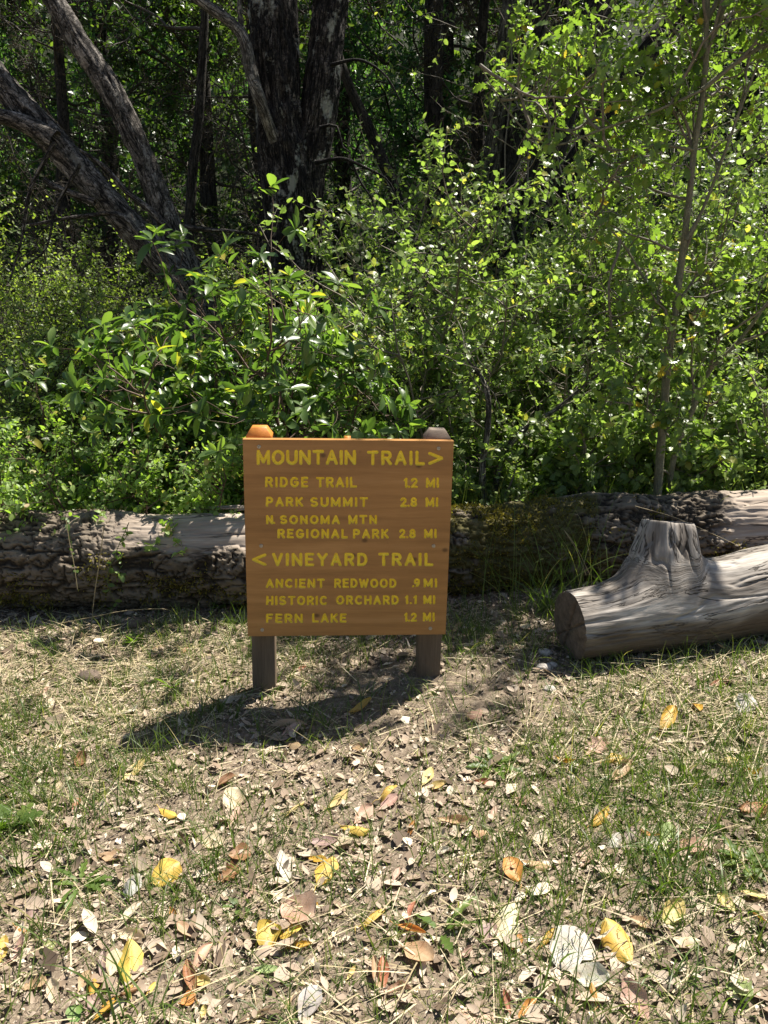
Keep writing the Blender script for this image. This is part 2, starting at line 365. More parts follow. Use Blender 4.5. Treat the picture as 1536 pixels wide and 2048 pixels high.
M['board'] = wood('stained_board', (.275, .13, .041), (.435, .212, .067), (.53, .28, .10), axis=(1.1, 9, 17))
M['post'] = wood('weathered_post', (.085, .06, .04), (.15, .11, .075), (.22, .17, .12), .8, (22, 22, 1.4), False, .2)
M['cap_new'] = wood('stained_cap', (.42, .14, .022), (.56, .21, .036), (.68, .30, .07), .5, (30, 30, 2), False)
M['cap_old'] = wood('weathered_cap', (.13, .095, .07), (.23, .18, .14), (.34, .28, .22), .8, (6, 30, 30), False, .2)
m, t, b = mat('yellow_paint'); M['paint'] = m
v = N(t, 'ShaderNodeTexCoord').outputs['Object']
t.links.new(ramp(t, noise(t, v, 90, 4, .7), [(.25, (.80, .55, .035)), (.5, (.93, .70, .05)), (.8, (.95, .78, .08))]), b.inputs['Base Color']); b.inputs['Roughness'].default_value = .4
m, t, b = mat('screw_steel'); M['steel'] = m
v = N(t, 'ShaderNodeTexCoord').outputs['Object']
t.links.new(ramp(t, noise(t, v, 300, 3), [(.3, (.34, .27, .18)), (.7, (.62, .54, .42))]), b.inputs['Base Color']); b.inputs['Metallic'].default_value = .5; b.inputs['Roughness'].default_value = .4

# logs: bark / bare wood / moss by where each lies on the log; painted shade low on the cut log
def log_mat(name, grey=(.42, .37, .32), greyd=(.2, .17, .145), low_shade=False):
    m, t, b = mat(name)
    v = attr(t, 'tc').outputs['Vector']; ht = attr(t, 'plate').outputs['Fac']
    n2 = noise(t, v, 60, 5, .7); n1 = noise(t, v, 9, 4, .6)
    bk = ramp(t, mth(t, 'ADD', mth(t, 'MULTIPLY', ht, .6), mth(t, 'MULTIPLY', n2, .4)), [(.15, (.014, .011, .008)), (.45, (.082, .064, .045)), (.78, (.185, .152, .116))])
    bk = mixc(t, ramp(t, mth(t, 'ADD', attr(t, 'moss').outputs['Fac'], mth(t, 'MULTIPLY', n1, .5)), [(.62, (0, 0, 0)), (.85, (.85,) * 3)]), bk, mixc(t, n2, (.04, .036, .012), (.13, .115, .03)))
    gr = noise(t, v, 14, 6, .65, (1, 1, .06), .2); gf = noise(t, v, 90, 3, .7, (1, 1, .08))
    wd = ramp(t, mth(t, 'ADD', mth(t, 'MULTIPLY', gr, .65), mth(t, 'MULTIPLY', gf, .35)), [(.34, greyd), (.5, tuple(x * .4 + y * .6 for x, y in zip(grey, greyd))), (.64, grey)])
    ck = noise(t, v, 1.0, 5, .6, (10, 10, 1.3), .6); ckm = ramp(t, mth(t, 'ABSOLUTE', mth(t, 'SUBTRACT', ck, .5), 0), [(.003, (.9, .9, .9)), (.014, (0, 0, 0))])
    wd = mixc(t, ckm, wd, tuple(x * .22 for x in greyd)); wd = mixc(t, ramp(t, noise(t, v, 4.5, 4, .6, (1, 1, .35)), [(.46, (0, 0, 0)), (.66, (.45,) * 3)]), wd, tuple(x * .9 for x in greyd))
    if low_shade: wd = mixc(t, attr(t, 'moss').outputs['Fac'], wd, mixc(t, gf, (.055, .04, .028), (.15, .115, .085)))  # moss value here holds shade painted into the cut log's lower side
    gr = mth(t, 'SUBTRACT', gr, mth(t, 'MULTIPLY', ckm, .5))
    bu = mixc(t, attr(t, 'bare').outputs['Fac'], mth(t, 'ADD', ht, mth(t, 'MULTIPLY', n2, .5)), gr)
    c = mixc(t, attr(t, 'bare').outputs['Fac'], bk, wd)
    t.links.new(c, b.inputs['Base Color']); b.inputs['Roughness'].default_value = .85; b.inputs['Specular IOR Level'].default_value = .2
    bump(t, b, bu, .7, .012); return m
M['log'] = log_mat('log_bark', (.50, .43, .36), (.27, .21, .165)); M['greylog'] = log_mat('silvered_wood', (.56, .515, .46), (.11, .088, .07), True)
m, t, b = mat('cut_wood'); M['cut'] = m
v = N(t, 'ShaderNodeTexCoord').outputs['Object']
gr = noise(t, v, 30, 5, .7)
t.links.new(ramp(t, gr, [(.3, (.05, .04, .03)), (.55, (.13, .10, .075)), (.75, (.2, .165, .13))]), b.inputs['Base Color']); b.inputs['Roughness'].default_value = .9; bump(t, b, gr, .6, .006)

# fallen leaves: colour comes from each object's own colour
m, t, b = mat('fallen_leaf'); M['fallen'] = m
oi = N(t, 'ShaderNodeObjectInfo'); v = attr(t, 'uvw').outputs['Vector']
vv = N(t, 'ShaderNodeVectorMath', operation='ADD'); t.links.new(v, vv.inputs[0]); cb = N(t, 'ShaderNodeCombineXYZ'); t.links.new(mth(t, 'MULTIPLY', oi.outputs['Random'], 50.0), cb.inputs[2]); t.links.new(cb.outputs[0], vv.inputs[1])
n1 = noise(t, vv.outputs[0], 2.2, 4, .6); n2 = noise(t, vv.outputs[0], 16, 4, .7)
c = mixc(t, ramp(t, n1, [(.42, (0, 0, 0)), (.72, (.62,) * 3)]), oi.outputs['Color'], mixc(t, 1.0, oi.outputs['Color'], (.62, .42, .3), 'MULTIPLY'))
c = mixc(t, ramp(t, n2, [(.66, (0, 0, 0)), (.74, (.55,) * 3)]), c, (.10, .055, .03))
sx = N(t, 'ShaderNodeSeparateXYZ'); t.links.new(v, sx.inputs[0])
c = mixc(t, ramp(t, mth(t, 'ABSOLUTE', sx.outputs[1], 0), [(.012, (.35,) * 3), (.035, (0, 0, 0))]), c, mixc(t, .5, c, (.75, .65, .4)))
t.links.new(c, b.inputs['Base Color']); b.inputs['Roughness'].default_value = .5; b.inputs['Specular IOR Level'].default_value = .4
bump(t, b, n2, .3, .004)
tr = N(t, 'ShaderNodeBsdfTranslucent'); t.links.new(c, tr.inputs[0]); mx = N(t, 'ShaderNodeMixShader'); mx.inputs[0].default_value = .25
t.links.new(b.outputs[0], mx.inputs[1]); t.links.new(tr.outputs[0], mx.inputs[2]); t.links.new(mx.outputs[0], t.nodes['Material Output'].inputs[0])

# ------------------------------------------------------------------ ground
def spread(a, b, step, far_a, far_b, k=1.22):
    mid = list(np.arange(a, b + step / 2, step)); lo = []; hi = []
    d = step; x = a
    while x > far_a: d = min(d * k, 6); x -= d; lo.append(x)
    d = step; x = mid[-1]
    while x < far_b: d = min(d * k, 6); x += d; hi.append(x)
    return np.array(lo[::-1] + mid + hi)
xs = spread(-2.9, 3.0, .014, -140, 140); ys = spread(.7, 4.4, .014, -60, 150)
X, Yg = np.meshgrid(xs, ys); Z = ground(X, Yg)
nx, ny = len(xs), len(ys); i = (np.arange(ny - 1) * nx)[:, None] + np.arange(nx - 1)[None]
F = np.stack([i, i + 1, i + nx + 1, i + nx], -1).reshape(-1, 4)
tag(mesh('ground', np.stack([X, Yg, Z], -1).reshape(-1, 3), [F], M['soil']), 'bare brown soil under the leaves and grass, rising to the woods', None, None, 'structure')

# ------------------------------------------------------------------ the sign
BW, BH, YAW, TILT = .7532, .7503, R(4.155), R(-.442)
ax0 = np.array([math.cos(YAW), math.sin(YAW), 0]); az0 = np.array([0, 0, 1.0])
AX = ax0 * math.cos(TILT) + az0 * math.sin(TILT); AZv = az0 * math.cos(TILT) - ax0 * math.sin(TILT)
AN = np.cross(AX, AZv)                              # out of the front face
BC = np.array([-.13, 2.72, CAMZ - .8184])
sign = empty('trail_sign', (0, 0, 0), 'brown wooden trail sign with routed yellow lettering on two square posts', 'sign')
sign.matrix_world = Matrix(((AX[0], -AN[0], AZv[0], BC[0]), (AX[1], -AN[1], AZv[1], BC[1]), (AX[2], -AN[2], AZv[2], BC[2]), (0, 0, 0, 1)))
SIGN_M = np.array([AX, -AN, AZv]).T
def to_board(px, py):                               # pixel to board coordinates (x right, z up)
    d = ray(px, py); tt = ((BC - CAM) @ AN) / (d @ AN); q = CAM + d * tt - BC
    return q @ AX, q @ AZv

def arc(cx, cz, rx, rz, a0, a1, n=14):
    return [(cx + rx * math.cos(R(a0 + (a1 - a0) * i / n)), cz + rz * math.sin(R(a0 + (a1 - a0) * i / n))) for i in range(n + 1)]
GL = {  # width, strokes; letters one unit tall
 'M': (.86, [[(0, 0), (0, 1), (.43, .12), (.86, 1), (.86, 0)]]), 'O': (.82, [arc(.41, .5, .41, .5, 0, 360, 28)]),
 'U': (.70, [[(0, 1), (0, .35)] + arc(.35, .35, .35, .35, 180, 360) + [(.7, .35), (.7, 1)]]), 'N': (.70, [[(0, 0), (0, 1), (.7, 0), (.7, 1)]]),
 'T': (.72, [[(0, 1), (.72, 1)], [(.36, 1), (.36, 0)]]), 'A': (.76, [[(0, 0), (.38, 1), (.76, 0)], [(.14, .33), (.62, .33)]]),
 'I': (.02, [[(.01, 0), (.01, 1)]]), 'R': (.66, [[(0, 0), (0, 1), (.38, 1)] + arc(.38, .74, .26, .26, 90, -90, 12) + [(0, .48)], [(.34, .48), (.66, 0)]]),
 'L': (.56, [[(0, 1), (0, 0), (.56, 0)]]), '>': (.9, [[(0, .95), (.9, .5), (0, .02)]]), '<': (.9, [[(.9, .95), (0, .5), (.9, .02)]]),
 'D': (.68, [[(0, 0), (0, 1), (.28, 1)] + arc(.28, .5, .40, .5, 90, -90, 16) + [(0, 0)]]),
 'G': (.78, [arc(.40, .5, .40, .5, 48, 330, 22) + [(.78, .30), (.78, .46), (.46, .46)]]), 'E': (.58, [[(.58, 1), (0, 1), (0, 0), (.58, 0)], [(0, .52), (.5, .52)]]),
 'P': (.62, [[(0, 0), (0, 1), (.36, 1)] + arc(.36, .73, .26, .27, 90, -90, 12) + [(0, .46)]]), 'K': (.68, [[(0, 0), (0, 1)], [(.64, 1), (0, .38)], [(.22, .58), (.68, 0)]]),
 'S': (.66, [arc(.33, .75, .31, .25, 40, 270, 14) + arc(.33, .25, .33, .25, 90, -145, 14)]), 'Y': (.74, [[(0, 1), (.37, .48), (.74, 1)], [(.37, .48), (.37, 0)]]),
 'V': (.74, [[(0, 1), (.37, 0), (.74, 1)]]), 'H': (.68, [[(0, 0), (0, 1)], [(.68, 0), (.68, 1)], [(0, .5), (.68, .5)]]),
 'C': (.74, [arc(.40, .5, .40, .5, 48, 312, 22)]), 'W': (1.04, [[(0, 1), (.26, 0), (.52, .9), (.78, 0), (1.04, 1)]]), 'F': (.56, [[(0, 0), (0, 1), (.56, 1)], [(0, .52), (.46, .52)]]),
 '1': (.16, [[(0, .82), (.16, 1), (.16, 0)]]), '2': (.56, [arc(.28, .72, .27, .28, 165, -30, 14) + [(0, 0), (.58, 0)]]),
 '8': (.58, [arc(.29, .75, .24, .25, -90, 270, 20), arc(.29, .25, .29, .25, 90, 450, 20)]), '9': (.56, [arc(.28, .71, .28, .29, 0, 360, 20), arc(.0, .6, .56, .62, 10, -62, 8)]),
 '.': (.02, [[(.01, .02), (.012, .02)]]), ' ': (.4, []),
}
ROWS = [  # every row: (text, x0, x1, cap top, base) measured in the photograph
 [("MOUNTAIN", 513.8, 711.5, 900.5, 929.2), ("TRAIL", 734.5, 849.5, 902, 930), (">", 857, 886, 903.5, 929.5)],
 [("RIDGE", 530.8, 616, 954.2, 974.2), ("TRAIL", 632.5, 713.5, 954.5, 974.7), ("1.2", 808, 834.8, 956, 975.4), ("MI", 852.3, 877.6, 956, 975.4)],
 [("PARK", 532.3, 606, 994.5, 1013), ("SUMMIT", 620.8, 735.6, 994.8, 1013.5), ("2.8", 800.8, 833.8, 995.2, 1013.6), ("MI", 851.4, 876, 995.2, 1013.6)],
 [("N.", 532.5, 550, 1030.8, 1048), ("SONOMA", 560, 679.5, 1030.8, 1048), ("MTN", 697, 753.6, 1030.5, 1048)],
 [("REGIONAL", 555.5, 695.6, 1058.3, 1076.5), ("PARK", 706.5, 777, 1058.5, 1076.7), ("2.8", 798.6, 831, 1058.4, 1076.2), ("MI", 848.6, 873, 1058.4, 1076.2)],
 [("<", 504.6, 532.5, 1106.5, 1131.8), ("VINEYARD", 544.6, 734.5, 1106.2, 1132), ("TRAIL", 757, 866.5, 1106, 1131.8)],
 [("ANCIENT", 532, 649, 1157.7, 1175.6), ("REDWOOD", 668.6, 792.6, 1157.5, 1175.4), (".9", 824.5, 839.6, 1157.2, 1174.5), ("MI", 847.6, 874, 1157, 1174.5)],
 [("HISTORIC", 532.7, 654.3, 1192, 1210), ("ORCHARD", 672.6, 797.3, 1191.2, 1209), ("1.1", 810.2, 833.2, 1190.8, 1208), ("MI", 847, 870.2, 1190.8, 1208)],
 [("FERN", 532.6, 605.2, 1227.6, 1245.6), ("LAKE", 624.8, 692.7, 1227, 1244.8), ("1.2", 808.5, 833.3, 1225.7, 1243.2), ("MI", 846, 869.3, 1225.2, 1242.6)],
]
def layout(txt, x0, x1, top, base):
    k_ = 2.7 if base - top > 24 else 1.9
    x0 += k_; x1 -= k_; top += k_ * .9; base -= k_ * .9
    hgt = (base - top); body = sum(GL[c][0] for c in txt)
    gap = ((x1 - x0) / hgt - body) / max(len(txt) - 1, 1) if len(txt) > 1 else 0
    kx = 1.0
    if len(txt) > 1 and not .22 < gap < .55:
        gap = min(max(gap, .22), .55); kx = (x1 - x0) / hgt / (body + gap * (len(txt) - 1))
    if len(txt) == 1: kx = (x1 - x0) / hgt / body
    out = []; x = 0
    for c in txt:
        for st in GL[c][1]:
            out.append([to_board(x0 + (x + sx_ * 1.0) * kx * hgt, base - sz_ * hgt) for sx_, sz_ in st])
        x += GL[c][0] + gap
    return out
GN = 620
gx = np.linspace(-BW / 2, BW / 2, GN); gz = np.linspace(-BH / 2, BH / 2, GN)
GX, GZ = np.meshgrid(gx, gz); depth = np.zeros_like(GX); lab = np.zeros(GX.shape, int)
stp = gx[1] - gx[0]
PIECES = [[g] for row in ROWS for g in row]; BIGROW = {id(g) for r_ in (0, 5) for g in ROWS[r_]}
for ri, row in enumerate(PIECES):
    big = id(row[0]) in BIGROW; hw = .0050 if big else .0037
    for seg in row:
        for st in layout(*seg):
            st = np.array(st)
            for a, b_ in zip(st[:-1], st[1:]):
                lo = np.minimum(a, b_) - hw - stp; hi_ = np.maximum(a, b_) + hw + stp
                i0, i1 = np.searchsorted(gx, [lo[0], hi_[0]]); j0, j1 = np.searchsorted(gz, [lo[1], hi_[1]])
                if i1 <= i0 or j1 <= j0: continue
                q = np.stack([GX[j0:j1, i0:i1], GZ[j0:j1, i0:i1]], -1) - a; e = b_ - a
                u = np.clip((q @ e) / max(e @ e, 1e-12), 0, 1); d = np.linalg.norm(q - u[..., None] * e, axis=-1)
                dd = np.where(d < hw, .0058 * np.clip(1 - (d / hw) ** 2, 0, 1) ** .6, 0)
                depth[j0:j1, i0:i1] = np.maximum(depth[j0:j1, i0:i1], dd)
                sub = lab[j0:j1, i0:i1]; sub[d < hw] = ri + 1
GV = np.stack([GX, depth, GZ], -1).reshape(-1, 3)
edge = fbm(v3(GX * 9, GZ * 9), 3, 3) * .0006; GV[:, 1] += edge.ravel() * (depth.ravel() == 0)
i = (np.arange(GN - 1) * GN)[:, None] + np.arange(GN - 1)[None]
GF = np.stack([i, i + 1, i + GN + 1, i + GN], -1).reshape(-1, 4)
fl = np.max(lab.ravel()[GF], axis=1)
def submesh(name, sel, m, parent):
    f = GF[sel]; u, inv = np.unique(f, return_inverse=True)
    return mesh(name, GV[u], [inv.reshape(f.shape)], m, parent)
board = submesh('board', fl == 0, M['board'], sign)
# edges and back of the board joined into the same mesh
hw_, hh_, TH = BW / 2, BH / 2, .040
bm_ = MB(); ev = []
rim = [(x, z) for x, z in zip(gx, [-hh_] * GN)][::6] + [(hw_, z) for z in gz[::6]] + [(x, hh_) for x in gx[::-6]] + [(-hw_, z) for z in gz[::-6]]
rim = np.array(rim); k = len(rim)
wob = .0012 * fbm(v3(rim[:, 0] * 14, rim[:, 1] * 14), 3, 8)
rv = np.concatenate([np.stack([rim[:, 0], np.full(k, -.0004), rim[:, 1]], -1), np.stack([rim[:, 0] * 1.0008, .0025 + wob * 0, rim[:, 1] * 1.0008], -1), np.stack([rim[:, 0], np.full(k, TH), rim[:, 1]], -1)])
j = np.arange(k); j2 = (j + 1) % k
edge_o = mesh('board_edge', rv, [np.concatenate([np.stack([j, j2, j2 + k, j + k], -1), np.stack([j + k, j2 + k, j2 + 2 * k, j + 2 * k], -1)]), (np.arange(k) + 2 * k)[None]], M['board'], board, smooth=False)
for r_ in range(len(PIECES)):
    submesh('lettering', fl == r_ + 1, M['paint'], board)
def lathe(prof, n=14):                              # profile (r, y) about the local y axis
    th = np.arange(n) * 2 * np.pi / n; V = np.concatenate([np.stack([r * np.cos(th), np.full(n, y), r * np.sin(th)], -1) for r, y in prof])
    F = []
    for q in range(len(prof) - 1):
        a = q * n + np.arange(n); b_ = q * n + (np.arange(n) + 1) % n; F.append(np.stack([a, b_, b_ + n, a + n], -1))
    return V, F
for sx_, sy_ in ((518, 893.5), (877, 897), (522.2, 1091.8), (867, 1092), (524.4, 1259.7), (860.6, 1256.8)):
    x, z = to_board(sx_, sy_); V, F = lathe([(.0005, -.002), (.0016, -.0022), (.0022, -.0035), (.0052, -.0042), (.0068, -.0028), (.0072, .0006)])
    mesh('screw', V + np.array([x, 0, z]), F, M['steel'], board)
def post(x0px, x1px, ybase, cap_l, cap_r, cap_top, capmat, ymid):
    """square post with a chamfered top, in the sign's own coordinates"""
    # board-local x of the post axis from its visible foot
    d = ray((x0px + x1px) / 2, ybase); tt = ((BC - AN * TH - CAM) @ AN) / (d @ AN); q = CAM + d * tt - BC
    xb, zb = q @ AX, q @ AZv
    d = ray((cap_l + cap_r) / 2, cap_top); tt = ((BC - AN * (TH + .045) - CAM) @ AN) / (d @ AN); q = CAM + d * tt - BC
    xt, zt = q @ AX, q @ AZv
    hw = .0445; y0 = TH + .001; y1 = y0 + 2 * hw
    def ring(x, z, s, rr=.003):
        h = hw * s; cyy = (y0 + y1) / 2; c = min(rr, h * .4)
        o = [(-h + c, -h), (h - c, -h), (h, -h + c), (h, h - c), (h - c, h), (-h + c, h), (-h, h - c), (-h, -h + c)]
        return [(x + a, cyy + b_, z) for a, b_ in o]
    def skin(rings, cap=True):
        V = np.array(sum(rings, [])); F = []
        for q in range(len(rings) - 1):
            a = q * 8 + np.arange(8); b_ = q * 8 + (np.arange(8) + 1) % 8; F.append(np.stack([a, b_, b_ + 8, a + 8], -1))
        if cap: F.append((np.arange(8) + 8 * (len(rings) - 1))[None])
        return V, F
    capz = zt - .034
    zs = np.linspace(zb - .18, capz - .012, 9)
    V, F = skin([ring(xb + (xt - xb) * (z - zb) / (zt - zb), z, 1) for z in zs], False)
    p = mesh('post', V, F, M['post'], sign, smooth=False)
    V, F = skin([ring(xt, capz - .012, 1.0), ring(xt, capz, 1.03), ring(xt, capz + .004, 1.03), ring(xt, zt - .004, .66), ring(xt, zt, .60)])
    c = mesh('post_cap', V, F, capmat, p, smooth=False); return p, c
pa, ca = post(505, 552, 1394, 493.5, 544.5, 852, M['cap_new'], 0); ca['label'] = 'orange stained chamfered post top'
pb, cb_ = post(834, 882, 1348, 848, 900, 856.5, M['cap_old'], 0); cb_['label'] = 'grey weathered chamfered post top'
# the batten whose end shows over the middle of the board
x, z = to_board(695.5, 875.5); V = np.array([(a * .012, b_, c_) for c_ in (-BH / 2 + .02, BH / 2 + .0065) for a, b_ in ((-1, TH + .001), (1, TH + .001), (1, TH + .02), (-1, TH + .02))]) + np.array([x, 0, 0])
mesh('batten', V, [np.array([(0, 1, 5, 4), (1, 2, 6, 5), (2, 3, 7, 6), (3, 0, 4, 7), (4, 5, 6, 7), (3, 2, 1, 0)])], M['cap_new'], sign, smooth=False)


# ------------------------------------------------------------------ the two logs
def sm(x, a, b): t_ = np.clip((x - a) / (b - a), 0, 1); return t_ * t_ * (3 - 2 * t_)
def log_body(name, axis, rads, mat_, parent, nl, ns, seed, maskf, bark=.020, wob=.12, stub=None):
    p, r, u = resample(axis, rads, nl)
    t, a, b = frames(p[None]); a, b = a[0], b[0]      # a is horizontal, b roughly up or down
    if b[0, 2] < 0: a, b = -a, -b
    th = np.arange(ns) * 2 * np.pi / ns
    tc = np.stack([np.cos(th)[None] * r[:, None], np.sin(th)[None] * r[:, None], np.broadcast_to(u[:, None], (nl, ns))], -1)
    dirv = a[:, None] * np.cos(th)[:, None] + b[:, None] * np.sin(th)[:, None]
    W0 = p[:, None] + r[:, None, None] * dirv
    bare, moss = maskf(W0, dirv, tc)
    warp = tc + .016 * np.stack([fbm(tc * 16, 2, seed), fbm(tc * 16, 2, seed + 1), 2 * fbm(tc * 16, 2, seed + 2)], -1)
    c1 = np.exp(-(fbm(warp * (15, 15, 4.2) + seed, 4, seed) / .075) ** 2); c2 = np.exp(-(fbm(warp * (9, 9, 17) + 2 * seed, 4, seed + 1) / .045) ** 2); c3 = np.exp(-(fbm(warp * (30, 30, 13) + 3 * seed, 3, seed + 2) / .05) ** 2)
    pl = np.clip(.80 - np.maximum(np.maximum(c1, .8 * c2), .55 * c3) + .42 * fbm(tc * (60, 60, 26), 3, seed + 9) + .25 * fbm(tc * (8, 8, 5), 2, seed + 4), 0, 1.2)
    fine = fbm(tc * 60, 2, seed + 5)
    d = wob * r[:, None] * fbm(tc * (3, 3, 1.6), 3, seed + 6)
    gr = fbm(tc * (45, 45, 2.2), 3, seed + 7)
    d = d + (1 - bare) * (bark * (pl - .2) + .005 * fine + .012 * fbm(tc * 12, 2, seed + 8)) + bare * (.005 * gr - .008 - .007 * np.exp(-(fbm(tc * (9, 9, 1.1) + seed, 4, seed + 12) / .022) ** 2) + .004 * fbm(tc * (26, 26, 8), 3, seed + 13))
    V = W0 + d[..., None] * dirv
    fsel = None
    if stub is not None:
        V, tc, fsel = stub(V, W0, dirv, tc, r, t[0], a, b)
    i = (np.arange(nl - 1) * ns)[:, None]; j = np.arange(ns)[None]; k = (j + 1) % ns
    F = np.stack([i + j, i + k, i + ns + k, i + ns + j], -1).reshape(-1, 4)
    at = {'tc': tc.reshape(-1, 3), 'plate': pl.ravel(), 'bare': bare.ravel(), 'moss': moss.ravel()}
    if fsel is not None:
        k_ = fsel.ravel()[F].max(1); g_, inv = np.unique(F[k_], return_inverse=True)
        mesh('branch_stub', V.reshape(-1, 3)[g_], [inv.reshape(-1, 4)], mat_, parent, {q: z[g_] for q, z in at.items()}); F = F[~k_]
    o = mesh(name, V.reshape(-1, 3), [F], mat_, parent, at)
    return o, V, dirv, tc, (p, a, b, r, t[0])

ax_pts = [(-3.6, 3.86, .17), (-2.4, 3.84, .17), (-1.6, 3.83, .19), (-.9, 3.83, .20), (-.3, 3.84, .215), (.35, 3.86, .22), (.75, 3.90, .26), (1.1, 3.95, .31), (1.5, 4.0, .30), (2.0, 4.05, .31), (2.6, 4.1, .33), (3.3, 4.15, .34)]
ax_r = [.25, .255, .25, .255, .25, .235, .235, .235, .22, .235, .235, .22]
log1 = empty('fallen_log', (0, 0, 0), 'long mossy fallen log with cracked bark lying behind the sign', 'log')
def mask1(W, d, tc):
    x = W[..., 0]; up = d[..., 2]; fr = -d[..., 1]; n = fbm(W * 5, 3, 40) * .5 + .25 * fbm(W * (14, 40, 40), 3, 43)
    s1 = sm(x, -1.5, -1.15) * (1 - sm(x, -.2, .0)) * sm(up + .25 * fr + n * .55, .55, .75)
    s2 = sm(x + .3 * n, 1.72, 1.86) * sm(up + .2 * fr + n * .3, .1, .3)
    bare = np.clip(np.maximum(s1, s2), 0, 1)
    mo = np.clip(sm(x + n, -.1, .4) * (1 - sm(x + 1.2 * n, .7, 1.5)) * sm(up * .8 + fr * .6 + 1.6 * n, -.1, .7) * .75 + sm(-up + n * .9, -.25, .35) * .38, 0, 1)
    return bare, mo
body1, V1, D1, T1, _ = log_body('trunk', ax_pts, ax_r, M['log'], log1, 1000, 260, 3, mask1, wob=.2)
# moss cushions growing out of the bark
rg = rng_(5)
b1, m1 = mask1(V1, D1, T1); n1_ = fbm(V1 * 7, 3, 77)
prob = np.clip((m1 * 1.2 + n1_ * 2.0 - .5), 0, 1) * (1 - b1) * (D1[..., 1] < .4); prob = (prob / prob.sum()).ravel()
ii = rg.choice(len(prob), 17000, p=prob); p = V1.reshape(-1, 3)[ii] + rg.normal(0, .006, (17000, 3)); dn = D1.reshape(-1, 3)[ii]
d = nrm(dn + rg.normal(0, .7, p.shape) + np.array([0, 0, .2])); L = rg.uniform(.008, .024, len(p))
V, F, tn = leaves(p, d, nrm(rg.normal(size=p.shape)), L, L * .45, np.clip(rg.normal(.5, .25, len(p)), 0, 1), L_TINY)
tag(mesh('moss', V, [F], M['moss'], log1, {'tint': tn}), None, None, None, 'stuff')
# a splinter strip left along the top edge of the bare patch
mb = MB()
for q in range(9):
    x0 = -1.0 + .075 * q; pts = np.array([[(x0, 3.86 + .03 * math.sin(q * 2), .455 + .006 * (q % 3)), (x0 + .16, 3.87, .468 + .005 * (q % 2)), (x0 + .34, 3.88, .462)]])
    V, F = tubes(pts, np.array([[.004, .009, .003]]), 5); mb.add(V, [F])
mb.build('splinters', flat_mat('splinter_wood', (.3, .25, .2)), log1)

log2 = empty('cut_log', (0, 0, 0), 'silver grey cut log with sawn end and branch stub, before the mossy log', 'log')
gz0 = float(ground(.85, 2.95))
f_ax = [(.765, 2.925, gz0 + .135), (1.0, 2.985, gz0 + .15), (1.25, 3.05, gz0 + .165), (1.55, 3.13, gz0 + .205), (1.9, 3.22, gz0 + .235), (2.4, 3.36, gz0 + .25), (2.9, 3.5, gz0 + .25)]
f_r = [.150, .158, .172, .188, .205, .21, .20]
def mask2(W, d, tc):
    up = d[..., 2]; n = fbm(W * (3, 8, 8), 4, 91); return np.ones(W.shape[:-1]), sm(-up + .55 * n, -.28, .22) * .9  # no moss on this log: second mask paints shade on its lower side
s_base = np.array([1.205, 3.04, gz0 + .16]); s_top = P(1338, 1070, 3.10); s_dir = nrm(s_top - s_base); s_len = float(np.linalg.norm(s_top - s_base))
def stub2(V, W0, dirv, tc, r, tg, a, b):
    q = V - s_base; hgt = q @ s_dir; lat = q - hgt[..., None] * s_dir
    lx = lat @ nrm(tg[150] - (tg[150] @ s_dir) * s_dir); ly = np.linalg.norm(lat - lx[..., None] * nrm(tg[150] - (tg[150] @ s_dir) * s_dir), axis=-1) * np.sign(lat[..., 1])
    an = np.arctan2(ly, lx); d = np.hypot(lx, ly); d = d * (1 + .09 * np.sin(3 * an + .6) + .03 * np.sin(7 * an))
    RS = .090; up = sm(dirv @ s_dir, .15, .5)
    flare = np.clip(d - RS, 0, None); lw = np.clip(.5 - .5 * lx / np.maximum(d, 1e-3), 0, 1); h = (s_len - np.clip(hgt, 0, None)) * (1 - sm(d, RS * (.88 - .26 * lw), RS * (1.35 + 1.0 * lw))) + (.12) * np.exp(-flare / (.060 - .018 * lx / np.maximum(d, 1e-3))) * sm(d, RS * .8, RS * 1.15)
    h = h * up * (1 - sm(d, .2, .34))
    top = 1 - sm(d, RS * .7, RS * .95)
    h = h + top * up * (.004 * fbm(v3(lx * 30, ly * 30), 3, 6) + .018 * (1 - np.clip(d / RS, 0, 1) ** 2) - .14 * lx)
    w_ = sm(h, .03, .12)[..., None]
    t2 = np.stack([np.cos(an) * RS, np.sin(an) * RS, hgt + h], -1) * (1, 1, 1.0)
    V = V + h[..., None] * s_dir + (w_[..., 0] * (.0026 * fbm(t2 * (60, 60, 4), 2, 8) + .006 * fbm(t2 * (14, 14, 6), 3, 18) - .010 * np.exp(-(fbm(t2 * (16, 16, 2.4), 3, 19) / .03) ** 2)))[..., None] * nrm(lat + 1e-6)
    return V, tc * (1 - w_) + (t2 + .2) * w_, (h > .10)
body2, V2, D2, T2, fr2 = log_body('trunk', f_ax, f_r, M['greylog'], log2, 640, 300, 11, mask2, wob=.10, stub=stub2)
